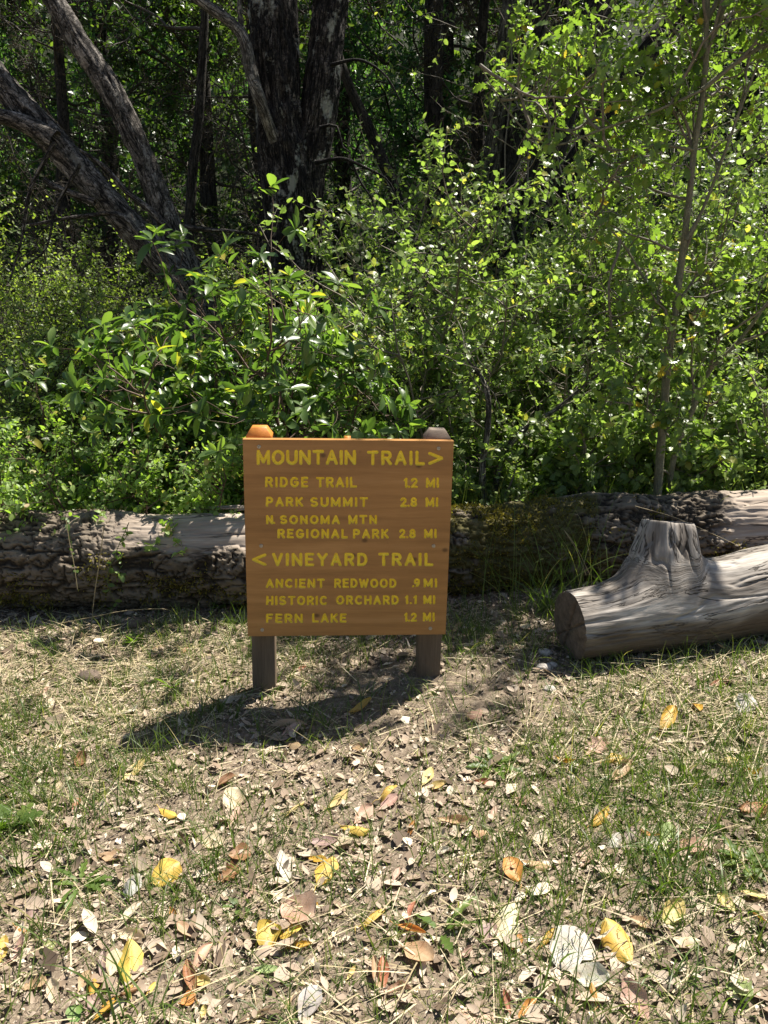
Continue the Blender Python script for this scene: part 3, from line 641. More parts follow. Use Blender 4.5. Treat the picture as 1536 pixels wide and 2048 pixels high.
# sawn end: a dished, cracked disc butted on the open end
end = V2[0]; c0 = end.mean(0); rows = []
tdir = fr2[4][0]
for q in np.linspace(1, .02, 22):
    ring = c0 + (end - c0) * q; a_ = np.arctan2((end - c0) @ fr2[2][0], (end - c0) @ fr2[1][0])
    crack = .016 * np.exp(-((np.sin(a_ - 2.0) * q) / .045) ** 2) + .008 * np.exp(-((np.sin(a_ - 2.6) * q - .1) / .03) ** 2)
    rows.append(ring - tdir * (.006 * (q < .999) * (1 - q ** 8) - crack[:, None] * (q < .999)) + tdir * (.003 * fbm(ring * 30, 3, 4))[:, None] * (q < .999))
ns = len(end); V = np.concatenate(rows); i = (np.arange(21) * ns)[:, None]; j = np.arange(ns)[None]; k = (j + 1) % ns
F = np.stack([i + j, i + ns + j, i + ns + k, i + k], -1).reshape(-1, 4)
mesh('cut_face', V, [F, (np.arange(ns) + 21 * ns)[None]], M['cut'], log2)
# ------------------------------------------------------------------ trees whose trunks show
def pix_limb(mb, pts, Y, step=.04, sides=22, seed=0, amp=.1, dY=None, ridge=(9, 1.6), lump=.12):
    q = [P(px, py, Y + (dY[i] if dY else 0)) for i, (px, py, wd) in enumerate(pts)]
    r = [wpx(wd, Y + (dY[i] if dY else 0)) / 2 for i, (px, py, wd) in enumerate(pts)]
    V, F, tc = limb(q, r, step, sides, amp, seed, ridge, lump); mb.add(V, [F], tc=tc); return q, r
def crown_from(rg, starts, dirs, L, k1, k2, nl, Ls, asp, shape, droop=.0, tint=(0, 1), tw=.004, wander=.22, up=.05, l1=.5, l2=.3, whorl=False, fol_drop=0.0):
    """branches, twigs and leaves from the given starts; returns (twig V, F), (leaf V, F, tint)"""
    T = len(starts); a = grow(rg, np.asarray(starts, float), np.asarray(dirs, float), np.asarray(L, float), 9, wander, up)
    p, d, t = sprout(rg, a, k1, .2, 1); b = grow(rg, p, d, np.repeat(L, k1) * l1 * (1.1 - .5 * t) * rg.uniform(.6, 1.2, len(p)), 7, wander, up - droop)
    p2, d2, t2 = sprout(rg, b, k2, .15, 1, .8); Lb = np.linalg.norm(b[:, -1] - b[:, 0], axis=1)
    c = grow(rg, p2, d2, np.repeat(Lb, k2) * l2 / .3 * .45 * rg.uniform(.5, 1.2, len(p2)) + .03, 5, wander, up - droop * 1.5)
    V1_, F1_ = tubes(a, np.linspace(1, .35, 9)[None] * (tw * 4 * np.ones((T, 1))), 6)
    V2_, F2_ = tubes(b, np.linspace(1, .4, 7)[None] * (tw * 1.8 * np.ones((len(b), 1))), 4)
    V3_, F3_ = tubes(c, np.linspace(1, .5, 5)[None] * (tw * .8 * np.ones((len(c), 1))), 3)
    m = MB(); m.add(V1_, [F1_]); m.add(V2_, [F2_]); m.add(V3_, [F3_])
    fl_ = foliage_on(rg, c, nl, Ls, asp, shape, .05, whorl, tint=tint, drop=fol_drop)
    return m, fl_
def add_crown(parent, args, lm, tm, names=('branches', 'crown')):
    m, (V, F, tn) = args
    m.build(names[0], tm, parent); return mesh(names[1], V, [F], lm, parent, {'tint': tn})

# leaning double-trunked tree on the left
YL = 6.2
q0 = P(470, 900, YL); q0[2] = float(ground(q0[0], YL))
lean = empty('leaning_tree', (0, 0, 0), 'grey tree with two trunks leaning to the left', 'tree')
mb = MB()
A, _ = pix_limb(mb, [(470, 960, 88), (440, 780, 70), (405, 620, 56), (370, 535, 48), (331, 440, 41), (296, 340, 37), (256, 250, 37), (214, 168, 37), (160, 88, 34), (108, 0, 32), (60, -110, 30), (0, -280, 22), (-70, -480, 11)], YL, seed=2, amp=.2, sides=36, step=.025)
B, _ = pix_limb(mb, [(470, 900, 66), (420, 700, 62), (395, 610, 57), (335, 535, 47), (225, 413, 43), (150, 330, 44), (88, 262, 43), (22, 190, 41), (-40, 110, 38), (-120, -20, 35), (-230, -200, 26), (-360, -420, 13)], YL - .12, seed=5, amp=.2, sides=36, step=.025)
pix_limb(mb, [(110, 282, 34), (50, 248, 28), (0, 232, 24), (-60, 225, 20)], YL - .25, seed=7, sides=12)
for s_, pp in enumerate([[(190, 405, 14), (140, 385, 12), (95, 365, 11), (88, 358, 9)], [(345, 470, 16), (300, 420, 12), (255, 385, 10), (205, 330, 8), (160, 300, 5)], [(370, 455, 10), (400, 458, 8), (460, 462, 6), (520, 470, 4)], [(300, 500, 12), (240, 430, 9), (170, 432, 7), (60, 450, 4)], [(110, 285, 9), (60, 380, 7), (45, 470, 5), (20, 560, 3)], [(160, 330, 8), (110, 420, 6), (90, 500, 4), (40, 540, 3)]]):
    pix_limb(mb, pp, YL - .3 - .05 * s_, .06, 8, 20 + s_, .05)
mb.build('trunk', M['bark_lean'], lean)
rg = rng_(21); st = [A[-1], A[-2], A[-3], B[-1], B[-2], B[-3], A[-2], B[-2], A[-4], A[-3]]; L = rg.uniform(1.3, 2.4, len(st))
add_crown(lean, crown_from(rg, st, rg.normal(0, .6, (len(st), 3)) + (-.5, .5, .7), L, 7, 5, 6, .055, .55, L_OVAL, tw=.005), M['dark'], M['twig_dark'])

# big double trunk in the middle
YC = 6.6
mid = empty('forked_tree', (0, 0, 0), 'big dark forked trunk with pale lichen patches rising behind the sign', 'tree')
mb = MB()
pix_limb(mb, [(618, 960, 124), (604, 800, 103), (592, 640, 89), (583, 520, 84), (578, 430, 80), (574, 350, 80), (566, 280, 76), (558, 210, 70), (552, 120, 69), (546, 20, 67), (538, -120, 62), (520, -320, 47), (500, -520, 22)], YC, seed=31, amp=.2, lump=.24, sides=110, step=.018, ridge=(6, 1.1))
pix_limb(mb, [(610, 700, 51), (608, 560, 57), (606, 440, 58), (614, 350, 54), (630, 265, 52), (642, 180, 52), (651, 90, 51), (662, 0, 51), (676, -130, 45), (700, -330, 34), (720, -520, 16)], YC + .06, seed=33, amp=.24, sides=84, step=.018, ridge=(7, 1.2))
mb2 = MB(); Cq, _ = pix_limb(mb2, [(572, 350, 20), (556, 300, 20), (534, 240, 19), (516, 190, 20), (499, 130, 20), (484, 70, 18), (462, 45, 16), (430, 22, 17), (392, -4, 14), (330, -70, 11), (270, -160, 7)], YC - .3, seed=35, amp=.1, sides=16, dY=[.32, .2, .08] + [0] * 8)
pix_limb(mb2, [(484, 70, 9), (480, 30, 8), (478, -30, 7)], YC - .3, seed=36, sides=8); mb2.build('branch', M['bark_branch'], mid)
for s_, pp in enumerate([[(630, 325, 8.8), (690, 318, 6.1), (730, 335, 5.0), (775, 360, 3.3), (800, 410, 2.2)], [(700, 318, 4.4), (725, 370, 3.3), (745, 400, 2.8), (748, 430, 1.7)], [(640, 255, 6.6), (670, 250, 5.0), (690, 300, 3.9), (700, 305, 2.8)], [(660, 130, 6.6), (720, 120, 5.0), (770, 150, 3.3), (800, 200, 2.2)]]):
    pix_limb(mb, pp, YC - .35, .05, 8, 50 + s_, .06)
mb.build('trunk', M['bark'], mid)
rg = rng_(22); tp = [P(520, -320, YC), P(500, -500, YC), P(700, -330, YC), P(720, -500, YC), P(600, -300, YC + .4), P(670, -420, YC + .4), P(560, -420, YC + .3)]
st = tp + tp; L = rg.uniform(1.4, 2.6, len(st))
add_crown(mid, crown_from(rg, st, rg.normal(0, .6, (len(st), 3)) + (-.1, .9, .6), L, 7, 5, 6, .055, .55, L_OVAL, tw=.005), M['dark'], M['twig_dark'])

def slim_tree(name, label, pts, Y, mt, seed, crown_dir=(0, .6, .8), lm='dark', sides=18, twigs=()):
    e = empty(name, (0, 0, 0), label, 'tree', 'trunks standing behind the bushes'); mb = MB()
    base = list(pts[0]); q = P(base[0], base[1], Y); g_ = float(ground(q[0], Y))
    for _ in range(30):
        if P(base[0], base[1], Y)[2] > g_ - .1: base[1] += 25
    pq, _r = pix_limb(mb, [tuple(base)] + list(pts), Y, .05, sides, seed, .1)
    for pp in twigs: pix_limb(mb, pp, Y - .1, .06, 7, seed + 1, .05)
    mb.build('trunk', mt, e); rg = rng_(seed)
    st = [pq[-1], pq[-2], pq[-1], pq[-2], pq[-1], pq[-3], pq[-2], pq[-1]]; L = rg.uniform(1.2, 2.4, len(st))
    add_crown(e, crown_from(rg, st, rg.normal(0, .6, (len(st), 3)) + np.array(crown_dir), L, 7, 6, 7, .06, .55, L_OVAL, tw=.005), M[lm], M['twig_dark'])
    return e
slim_tree('lichen_tree', 'slender pale trunk spotted with lichen beside the dark one', [(940, 560, 34), (968, 400, 31), (985, 300, 30), (1003, 150, 29), (1022, 0, 28), (1045, -180, 25), (1060, -420, 14)], 8.2, M['bark_pale'], 61)
slim_tree('dark_tree', 'straight dark brown trunk right of the pale lichen trunk', [(960, 620, 60), (985, 480, 56), (1008, 330, 54), (1034, 200, 53), (1060, 60, 50), (1085, -120, 46), (1110, -400, 24)], 8.6, M['bark_dark'], 62)
slim_tree('bent_tree', 'grey brown trunk leaning right behind the sapling twigs', [(1000, 620, 60), (1045, 480, 58), (1090, 340, 56), (1130, 200, 54), (1176, 80, 48), (1205, -20, 46), (1250, -200, 38), (1300, -420, 20)], 8.0, M['bark_dark'], 63, (.3, .7, .8))
slim_tree('slanting_tree', 'half hidden trunk slanting far to the right under the leaves', [(1030, 640, 46), (1090, 490, 46), (1145, 350, 44), (1215, 220, 42), (1295, 100, 38), (1390, -10, 30), (1480, -160, 20)], 8.9, M['bark_dark'], 64, (.5, .7, .7))
slim_tree('thin_tree', 'thin dark trunk leaning left in the gap right of the forked trunk', [(800, 420, 22), (765, 320, 20), (735, 250, 18), (706, 190, 16), (670, 90, 14), (640, -60, 12), (620, -250, 8)], 9.6, M['bark_dark'], 65)
slim_tree('shadowy_tree', 'shadowy upright trunk in the middle of the dark gap', [(872, 460, 34), (870, 300, 32), (866, 150, 31), (868, 0, 30), (872, -200, 26), (876, -420, 14)], 11.5, M['bark_dark'], 66)
slim_tree('pole_tree', 'thin grey trunk between the leaning tree and the forked trunk', [(368, 620, 19), (378, 480, 18), (384, 360, 17), (397, 240, 16), (408, 60, 14), (416, -160, 11), (420, -360, 6)], 8.4, M['bark_dark'], 67)

# ------------------------------------------------------------------ forest behind: trees with low dark crowns, copied
def forest_tree(name, seed, H, lm, tm, bm, Ls, asp, nb, k1, k2, nl, low, droop=.0, shape=L_TINY, spread_=2.2, tw=.006, tint=(0, 1), wander=.2):
    e = empty(name, (0, 0, 0), None, 'tree'); rg = rng_(seed); mb = MB()
    n = 10; z = np.linspace(-.3, H, n); pts = np.stack([.25 * np.cumsum(rg.normal(0, .35, n)) * .5, .25 * np.cumsum(rg.normal(0, .35, n)) * .5, z], -1)
    V, F, tc = limb(pts, np.linspace(.15, .03, n) * (1 + .5 * np.exp(-np.arange(n))), .12, 12, .1, seed); mb.add(V, [F], tc=tc); mb.build('trunk', bm, e)
    zz = rg.uniform(low, H * .98, nb); st = np.stack([np.interp(zz, z, pts[:, 0]), np.interp(zz, z, pts[:, 1]), zz], -1)
    an = rg.uniform(0, 6.28, nb); d = np.stack([np.cos(an), np.sin(an), rg.normal(.25, .25, nb)], -1); L = spread_ * rg.uniform(.5, 1.1, nb) * (1.15 - .6 * (zz / H))
    add_crown(e, crown_from(rg, st, d, L, k1, k2, nl, Ls, asp, shape, droop, tint, tw, wander), lm, tm); return e
protoA = forest_tree('forest_tree', 101, 9.5, M['dark'], M['twig_dark'], M['bark_dark'], .085, .55, 46, 9, 7, 7, 1.6)
protoB = forest_tree('forest_tree', 102, 8.5, M['bay'], M['twig_dark'], M['bark_dark'], .10, .42, 44, 9, 7, 7, 1.2)
protoC = forest_tree('draped_tree', 103, 8.0, M['browntwig'], M['twig_dark'], M['bark_dark'], .035, .3, 46, 10, 9, 5, 1.5, .16, L_TINY, 2.0, .004)
FT = [(protoA, -2.6, 12.2, 0.3, 1.0, 'dark leafy forest tree behind the leaning trunks'), (protoA, -6.6, 12.6, 1.9, 1.1, 'dark leafy forest tree at the far left edge'),
      (protoB, .8, 13.0, .8, 1.05, 'blue green forest tree in the gap right of the forked trunk'), (protoB, -4.4, 13.4, 2.7, 1.2, 'blue green forest tree above the left shoulder of the leaning tree'),
      (protoA, 2.6, 12.6, 4.0, 1.1, 'dark leafy forest tree behind the pale lichen trunk'), (protoA, 5.4, 12.2, 5.1, 1.0, 'dark leafy forest tree behind the sapling crown'),
      (protoB, 7.0, 13.5, .2, 1.2, 'blue green forest tree beyond the far right bushes'), (protoB, -.9, 14.6, 1.1, 1.25, 'blue green forest tree deep behind the forked trunk'),
      (protoA, -8.6, 15.0, 3.3, 1.3, 'dark leafy forest tree deep in the left woods'), (protoA, 3.4, 16.0, 2.2, 1.3, 'dark leafy forest tree deep in the right woods'),
      (protoC, -1.5, 9.6, .6, .8, 'twiggy tree hung with brown dead leaves left of the forked trunk'), (protoC, 1.0, 10.2, 2.0, .85, 'twiggy tree hung with brown dead leaves right of the forked trunk'),
      (protoC, -3.9, 10.0, 3.9, .8, 'twiggy tree hung with brown dead leaves above the leaning trunks')]
seen = set()
for pr, x, y, rz, s, lb in FT:
    o = pr if pr.name not in seen else copy_tree(pr)
    seen.add(pr.name)
    o.location = (x, y, float(ground(x, y))); o.rotation_euler = (0, 0, rz); o.scale = (s, s, s); o['label'] = lb; o['group'] = 'trees of the dark wood behind'
# far wood on the rising slope: one mass
rg = rng_(131); n = 52000; x = rg.uniform(-22, 22, n); y = rg.uniform(16.5, 30, n); z = ground(x, y) + rg.uniform(0, 1, n) ** 1.3 * (7 + 2.5 * vnoise(v3(x * .35, y * .35), 4))
cl = fbm(v3(x * .5, y * .5, z * .6), 3, 12); k = cl > -.08; p = np.stack([x, y, z], -1)[k]; n = len(p)
V, F, tn = leaves(p, nrm(rg.normal(size=(n, 3)) + (0, 0, -.4)), nrm(rg.normal(0, .6, (n, 3)) + (0, 0, 1)), rg.uniform(.14, .34, n), rg.uniform(.09, .2, n), np.clip(rg.normal(.45, .25, n), 0, 1), L_TINY)
tag(mesh('far_woods', V, [F], M['dark'], None, {'tint': tn}), 'far dark green wood climbing the slope behind everything', None, None, 'stuff')

# ------------------------------------------------------------------ shrubs
def shrub(name, label, group, loc, seed, H, rad, nst, k1, k2, nl, Ls, asp, shape, lm, tm, whorl=False, lean_=(0, 0), l1=.42, l2=.3, tw=.0032, wander=.2, up=.06, spreadb=.5, tint=(0, 1), droop=0., cat='shrub'):
    e = empty(name, (loc[0], loc[1], float(ground(loc[0], loc[1]))), label, cat, group); rg = rng_(seed)
    an = rg.uniform(0, 6.28, nst) + np.arange(nst) * 2.4; rr = rad * np.sqrt(rg.uniform(.02, 1, nst))
    st = np.stack([rr * np.cos(an) * .45, rr * np.sin(an) * .35, np.full(nst, -.03)], -1)
    d = np.stack([np.cos(an) * spreadb * rr / rad + lean_[0], np.sin(an) * spreadb * rr / rad + lean_[1], np.ones(nst)], -1)
    L = H * rg.uniform(.65, 1.05, nst)
    m, f = crown_from(rg, st, d, L, k1, k2, nl, Ls, asp, shape, droop, tint, tw, wander, up, l1, l2, whorl)
    m.build('stems', tm, e); V, F, tn = f; mesh('foliage', V, [F], lm, e, {'tint': tn}); return e

g_r = 'leafy oak bushes behind the logs'
OK = dict(Ls=.051, asp=.62, shape=L_WAVY, lm=M['oakleaf'], tm=M['twig'])
OROWS = [  # rows stepping back and up, so that the sun comes through each
 (4.72, 1.05, .5, 7, 8, 6, 9, [(.5, 'low leafy bush just right of the board'), (1.05, 'low leafy bush between the board and the sapling'), (1.6, 'low leafy bush left of the sapling foot'), (2.15, 'low leafy bush right of the sapling foot'), (2.7, 'low leafy bush at the right edge')]),
 (5.35, 1.65, .6, 8, 9, 6, 9, [(.1, 'waist high leafy bush behind the board'), (.85, 'waist high leafy bush above the crooked bare stems'), (1.65, 'waist high leafy bush behind the sapling stem'), (2.45, 'waist high leafy bush near the right edge')]),
 (6.2, 2.6, .8, 11, 10, 6, 10, [(.55, 'tall leafy bush right of the forked trunk'), (1.45, 'tall leafy bush in front of the lichen trunk'), (2.35, 'tall leafy bush in front of the slanting trunk'), (3.25, 'tall leafy bush at the right edge')]),
 (7.2, 3.7, .9, 12, 11, 6, 10, [(1.9, 'tallest leafy bush left of the sapling top'), (3.0, 'tallest leafy bush right of the sapling top'), (4.1, 'tallest leafy bush in the upper right corner')])]
sd_ = 200
for yy, H_, rd, a1, a2, a3, a4, lst in OROWS:
    for x_, lb in lst:
        sd_ += 1; r0 = rng_(sd_ + 900)
        shrub('oak_bush', lb, g_r, (x_, yy + r0.normal(0, .12)), sd_, H_ * r0.uniform(.85, 1.12), rd, a1, a2, a3, a4, spreadb=.42, **{**OK, 'Ls': .051 * r0.uniform(.82, 1.22)})

LA = dict(Ls=.094, asp=.40, shape=L_LONG, lm=M['laurel'], tm=M['twig_red'], whorl=True, l1=.4, l2=.42, spreadb=.55, up=.09)
g_l = 'broad leaved evergreen shrubs left of the sign'
shrub('laurel_shrub', 'tall shrub with big glossy leaves in whorls, its top before the forked trunk', g_l, (-.58, 4.75), 211, 1.74, .55, 9, 9, 5, 9, **LA)
shrub('laurel_shrub', 'shrub with big glossy leaves reaching left before the leaning tree', g_l, (-1.05, 4.85), 212, 1.42, .5, 8, 8, 5, 9, **LA)
shrub('laurel_shrub', 'low shady shrub with big leaves at the left edge', g_l, (-1.95, 5.3), 213, 1.35, .6, 7, 7, 4, 8, **LA)
shrub('laurel_shrub', 'small bright shrub with upright whorls above the pale bush', g_l, (-1.55, 4.6), 214, 1.2, .35, 4, 5, 3, 9, **LA)

PA = dict(Ls=.034, asp=.62, shape=L_OVAL, lm=M['pale'], tm=M['twig_red'], l1=.45, spreadb=.7, tw=.002)
g_p = 'pale small leaved bushes behind the left log'
shrub('snowberry_bush', 'pale green small leaved bush spilling over the log left of the sign', g_p, (-1.05, 4.22), 221, .82, .6, 16, 10, 6, 9, **PA)
shrub('snowberry_bush', 'pale green bush with dry pinkish seed heads further left', g_p, (-1.65, 4.3), 222, .95, .7, 18, 10, 6, 9, **PA)
shrub('snowberry_bush', 'pale green bush at the left edge above the log', g_p, (-2.3, 4.35), 223, 1.0, .7, 16, 10, 6, 9, **PA)
shrub('snowberry_bush', 'low pale tangle just left of the board edge', g_p, (-.55, 4.25), 224, .5, .4, 9, 8, 5, 8, **PA)

SP = dict(Ls=.034, asp=.6, shape=L_OVAL, lm=M['speckle'], tm=M['twig_dark'], tw=.003)
g_s = 'sunlit thicket under the leaning tree'
for i_, (x, y, h, lb) in enumerate([(-3.2, 6.7, 2.1, 'sunlit thicket bush at the far left under the leaning trunk'), (-2.2, 7.2, 2.3, 'sunlit thicket bush seen under the two leaning trunks'), (-1.3, 7.4, 2.2, 'sunlit thicket bush between the leaning tree and the forked trunk'), (-4.3, 7.6, 2.6, 'sunlit thicket bush touching the left edge'), (-2.6, 5.7, 1.5, 'darker thicket bush in front of the leaning tree at left')]):
    shrub('thicket_bush', lb, g_s, (x, y), 231 + i_, h, 1.0, 14, 12, 7, 9, **SP)
for i_, (x, y, h, lb) in enumerate([(.9, 8.4, 2.0, 'dim thicket bush at the foot of the lichen trunk'), (2.6, 8.2, 2.6, 'dim thicket bush behind the upper right bush'), (4.4, 8.0, 3.2, 'dim thicket bush beyond the right edge bushes'), (-.2, 8.3, 1.9, 'dim thicket bush behind the forked trunk')]):
    shrub('thicket_bush', lb, 'dim thicket deeper in the wood', (x, y), 241 + i_, h, 1.1, 14, 12, 7, 9, **{**SP, 'lm': M['oakleaf'], 'Ls': .045})

# sapling right, with lobed leaves; its crown goes on above the picture
YS = 4.25
sap = empty('oak_sapling', (0, 0, 0), 'slender smooth barked sapling with lobed leaves rising behind the logs at right', 'sapling')
mb = MB()
S1, _ = pix_limb(mb, [(1312, 1040, 17.5), (1318, 940, 16.3), (1326, 840, 15.8), (1336, 720, 14.7), (1352, 610, 13.6), (1366, 500, 12.6), (1378, 400, 11.4), (1388, 300, 10.9), (1404, 200, 9.8), (1412, 120, 9.2), (1413, 50, 8.7), (1420, -60, 7.7), (1440, -250, 6.0), (1470, -480, 3.3)], YS, .04, 14, 71, .03, lump=.05)
S2, _ = pix_limb(mb, [(1330, 1030, 13.1), (1352, 900, 12.3), (1385, 820, 10.7), (1420, 740, 9.0), (1470, 690, 7.4), (1540, 600, 5.7)], YS + .1, .05, 8, 72, .03, lump=.05)
S3, _ = pix_limb(mb, [(1410, 110, 8.2), (1440, 40, 7.4), (1465, -60, 6.6), (1510, -240, 4.1)], YS, .05, 8, 73, .03, lump=.05)
S4, _ = pix_limb(mb, [(1372, 480, 7.4), (1400, 430, 6.6), (1440, 330, 5.7), (1480, 220, 4.9), (1530, 90, 3.3)], YS - .05, .05, 8, 74, .03, lump=.05)
S5, _ = pix_limb(mb, [(1404, 180, 5.7), (1340, 210, 4.9), (1200, 260, 4.1), (1100, 290, 3.3), (1000, 200, 2.5), (960, 130, 1.6)], YS - .1, .05, 6, 75, .02, lump=.03)
S6, _ = pix_limb(mb, [(1388, 300, 5.7), (1320, 290, 4.9), (1220, 300, 4.1), (1130, 260, 3.3), (1060, 250, 2.5)], YS - .05, .05, 6, 76, .02, lump=.03)
S7, _ = pix_limb(mb, [(1345, 640, 5.7), (1290, 560, 4.9), (1240, 480, 3.3), (1190, 430, 2.5)], YS - .05, .05, 6, 77, .02, lump=.03)
S8, _ = pix_limb(mb, [(1414, 40, 9.0), (1460, -40, 8.2), (1560, -120, 7.4), (1680, -170, 5.7), (1800, -200, 4.1)], YS + .05, .05, 8, 78, .03, lump=.05)
S9, _ = pix_limb(mb, [(1404, 180, 8.2), (1480, 120, 7.4), (1590, 60, 6.6), (1720, 20, 4.9), (1840, -10, 3.3)], YS - .1, .05, 8, 79, .03, lump=.05)
mb.build('trunk', M['bark_sap'], sap); rg = rng_(78)
srcs = np.array([S1[i] for i in (5, 6, 6, 7, 7, 8, 8, 9, 9, 10, 10, 11, 12, 13)] + [S2[i] for i in (2, 3, 4, 5)] + [S3[i] for i in (1, 2, 3, 3)] + [S4[i] for i in (1, 2, 3, 4)] + [S5[i] for i in (1, 2, 3, 4, 5)] + [S6[i] for i in (1, 2, 3, 4)] + [S7[i] for i in (1, 2, 3)] + [S8[i] for i in (1, 2, 3, 3, 4)] + [S9[i] for i in (1, 2, 3, 3, 4)] + [S1[i] for i in (1, 2, 2, 3, 4)])
dr = rg.normal(0, .7, srcs.shape) + (.12, .05, .3); Ls_ = rg.uniform(.35, .85, len(srcs)); Ls_[-15:] = rg.uniform(.3, .55, 15)
add_crown(sap, crown_from(rg, srcs, dr, Ls_, 6, 3, 6, .062, .62, L_OAK, tw=.0022, l1=.55), M['sap'], M['twig'], ('twigs', 'crown'))

# dead bare bush of grey forking twigs right of the sign
for i_, (pts, lb) in enumerate([([(968, 1010, 14.4), (965, 930, 13.0), (975, 860, 11.5), (975, 790, 10.8), (960, 750, 7.2), (935, 720, 4.3)], 'bare crooked grey stem nearest the right edge of the board'),
                                ([(990, 1000, 13.0), (1000, 930, 11.5), (1020, 890, 10.8), (1060, 850, 9.4), (1110, 820, 7.9), (1170, 770, 5.8), (1220, 730, 2.9)], 'bare grey branch bowing out to the right of the sign')]):
    e = empty('bare_stem', (0, 0, 0), lb, 'shrub', 'bare grey stems right of the sign'); mb = MB()
    q, r = pix_limb(mb, pts, 4.45 + .1 * i_, .03, 10, 81 + i_, .08); rg = rng_(83 + i_)
    base = np.array([q[2], q[3], q[4], q[4], q[5], q[1], q[3], q[5]]); tws = grow(rg, base, rg.normal(0, .6, base.shape) + (.1 - .2 * (i_ == 0), -.1, .7), rg.uniform(.2, .5, len(base)), 8, .22, .03)
    V, F = tubes(tws, np.linspace(.004, .0012, 8)[None] * np.ones((len(base), 1)), 5); m2 = MB(); m2.add(V, [F])
    pp, d2, _t = sprout(rg, tws, 4, .2, 1); t2 = grow(rg, pp, d2, rg.uniform(.06, .22, len(pp)), 5, .2, .03); V, F = tubes(t2, np.linspace(.002, .0008, 5)[None] * np.ones((len(pp), 1)), 4); m2.add(V, [F])
    mb.build('stem', M['bark_branch'], e); m2.build('twigs', M['twig'], e)

# ------------------------------------------------------------------ ground cover: litter, straw, grass
rg = rng_(301)
def scatter(n, dens, x0=-2.8, x1=3.0, y0=.95, y1=4.2):
    out = []
    while sum(map(len, out)) < n:
        x = rg.uniform(x0, x1, n); y = rg.uniform(y0, y1, n); ok = (np.abs(x) < .62 * (y + .35) + .25) & (rg.uniform(0, 1, n) < dens(x, y)); out.append(np.stack([x, y], -1)[ok])
    return np.concatenate(out)[:n]
def bare_spot(x, y):                              # trodden earth round the posts
    return np.clip(np.exp(-(((x - .25) / .75) ** 2 + ((y - 2.68) / .28) ** 2)) + .35 * np.exp(-(((x + .45) / .35) ** 2 + ((y - 2.3) / .16) ** 2)), 0, 1)
n = 80000
xy = scatter(n, lambda x, y: (1 - .72 * bare_spot(x, y)) * np.clip(.62 + .55 * fbm(v3(x * 3, y * 3), 3, 41), .12, 1))
p = v3(xy[:, 0], xy[:, 1], ground(xy[:, 0], xy[:, 1]) + rg.uniform(.001, .012, n))
d = nrm(v3(rg.normal(size=n), rg.normal(size=n), rg.normal(0, .22, n))); nn = nrm(v3(rg.normal(0, .35, n), rg.normal(0, .35, n), 1.0))
L = rg.lognormal(-4.65, .6, n); Wd = L * rg.uniform(.22, .85, n)
V, F, tn = leaves(p, d, nn, L, Wd, np.clip(rg.normal(.42, .25, n), 0, 1), L_TINY, rg.normal(0, .45, n))
n2 = 6500; xy = scatter(n2, lambda x, y: (1 - .85 * bare_spot(x, y)) * np.clip(.6 + .5 * fbm(v3(x * 2.4, y * 2.4), 3, 43), .1, 1))
p = v3(xy[:, 0], xy[:, 1], ground(xy[:, 0], xy[:, 1]) + rg.uniform(.004, .016, n2)); d = nrm(v3(rg.normal(size=n2), rg.normal(size=n2), rg.normal(0, .13, n2))); nn = nrm(v3(rg.normal(0, .22, n2), rg.normal(0, .22, n2), 1.0))
L = np.clip(rg.lognormal(-3.5, .4, n2), .012, .075); V2_, F2_, tn2 = leaves(p, d, nn, L, L * rg.uniform(.35, .7, n2), np.clip(rg.normal(.42, .2, n2), 0, 1), L_OVAL, rg.normal(0, .26, n2))
tag(mesh('leaf_litter', np.concatenate([V, V2_]), [np.concatenate([F, F2_ + len(V)])], M['litter'], None, {'tint': np.concatenate([tn, tn2])}), 'broken tan leaf litter covering the ground', None, None, 'stuff')

def blades(p, d, L, wd, tint, bend, nseg=5):
    """flat tapering blades curving over"""
    n = len(p); u = np.linspace(0, 1, nseg); side = nrm(np.cross(d, np.array([0, 0, 1.0])) + rg.normal(0, .3, (n, 3)))
    hd = nrm(d * (1, 1, 0) + 1e-6); out = np.empty((n, nseg, 2, 3)); q = p.copy(); dd = nrm(d)
    for i in range(nseg):
        w_ = wd * (1 - .92 * u[i] ** 1.6); out[:, i, 0] = q - side * w_[:, None] / 2; out[:, i, 1] = q + side * w_[:, None] / 2
        dd = nrm(dd + (hd * .45 + np.array([0, 0, -.55])) * (bend * (.35 + u[i]))[:, None]); q = q + dd * (L / (nseg - 1))[:, None]
    i = (np.arange(n) * nseg * 2)[:, None] + np.arange(nseg - 1)[None] * 2
    return out.reshape(-1, 3), np.stack([i, i + 1, i + 3, i + 2], -1).reshape(-1, 4), np.repeat(tint, nseg * 2)
# dry straw lying flat
n = 7500
def straw_d(x, y): return np.clip(1.0 * np.exp(-(((x + 1.15) / .8) ** 2 + ((y - 2.95) / .5) ** 2)) + 1.0 * np.exp(-(((x - 1.35) / .6) ** 2 + ((y - 2.5) / .5) ** 2)) + .16 + .25 * fbm(v3(x * 2, y * 2), 2, 47), .02, 1) * (1 - .8 * bare_spot(x, y))
xy = scatter(n, straw_d); p = v3(xy[:, 0], xy[:, 1], ground(xy[:, 0], xy[:, 1]) + rg.uniform(.004, .028, n))
an = rg.normal(.35, .9, n) + np.where(rg.uniform(0, 1, n) < .5, 0, np.pi); d = v3(np.cos(an), np.sin(an), rg.normal(.10, .14, n))
V, F, tn = blades(p, d, rg.uniform(.05, .20, n), rg.uniform(.0016, .004, n), np.clip(rg.normal(.5, .25, n), 0, 1), rg.uniform(.0, .22, n))
tag(mesh('dry_grass', V, [F], M['straw'], None, {'tint': tn}, False), 'pale dry straw lying flat on the ground', None, None, 'stuff')
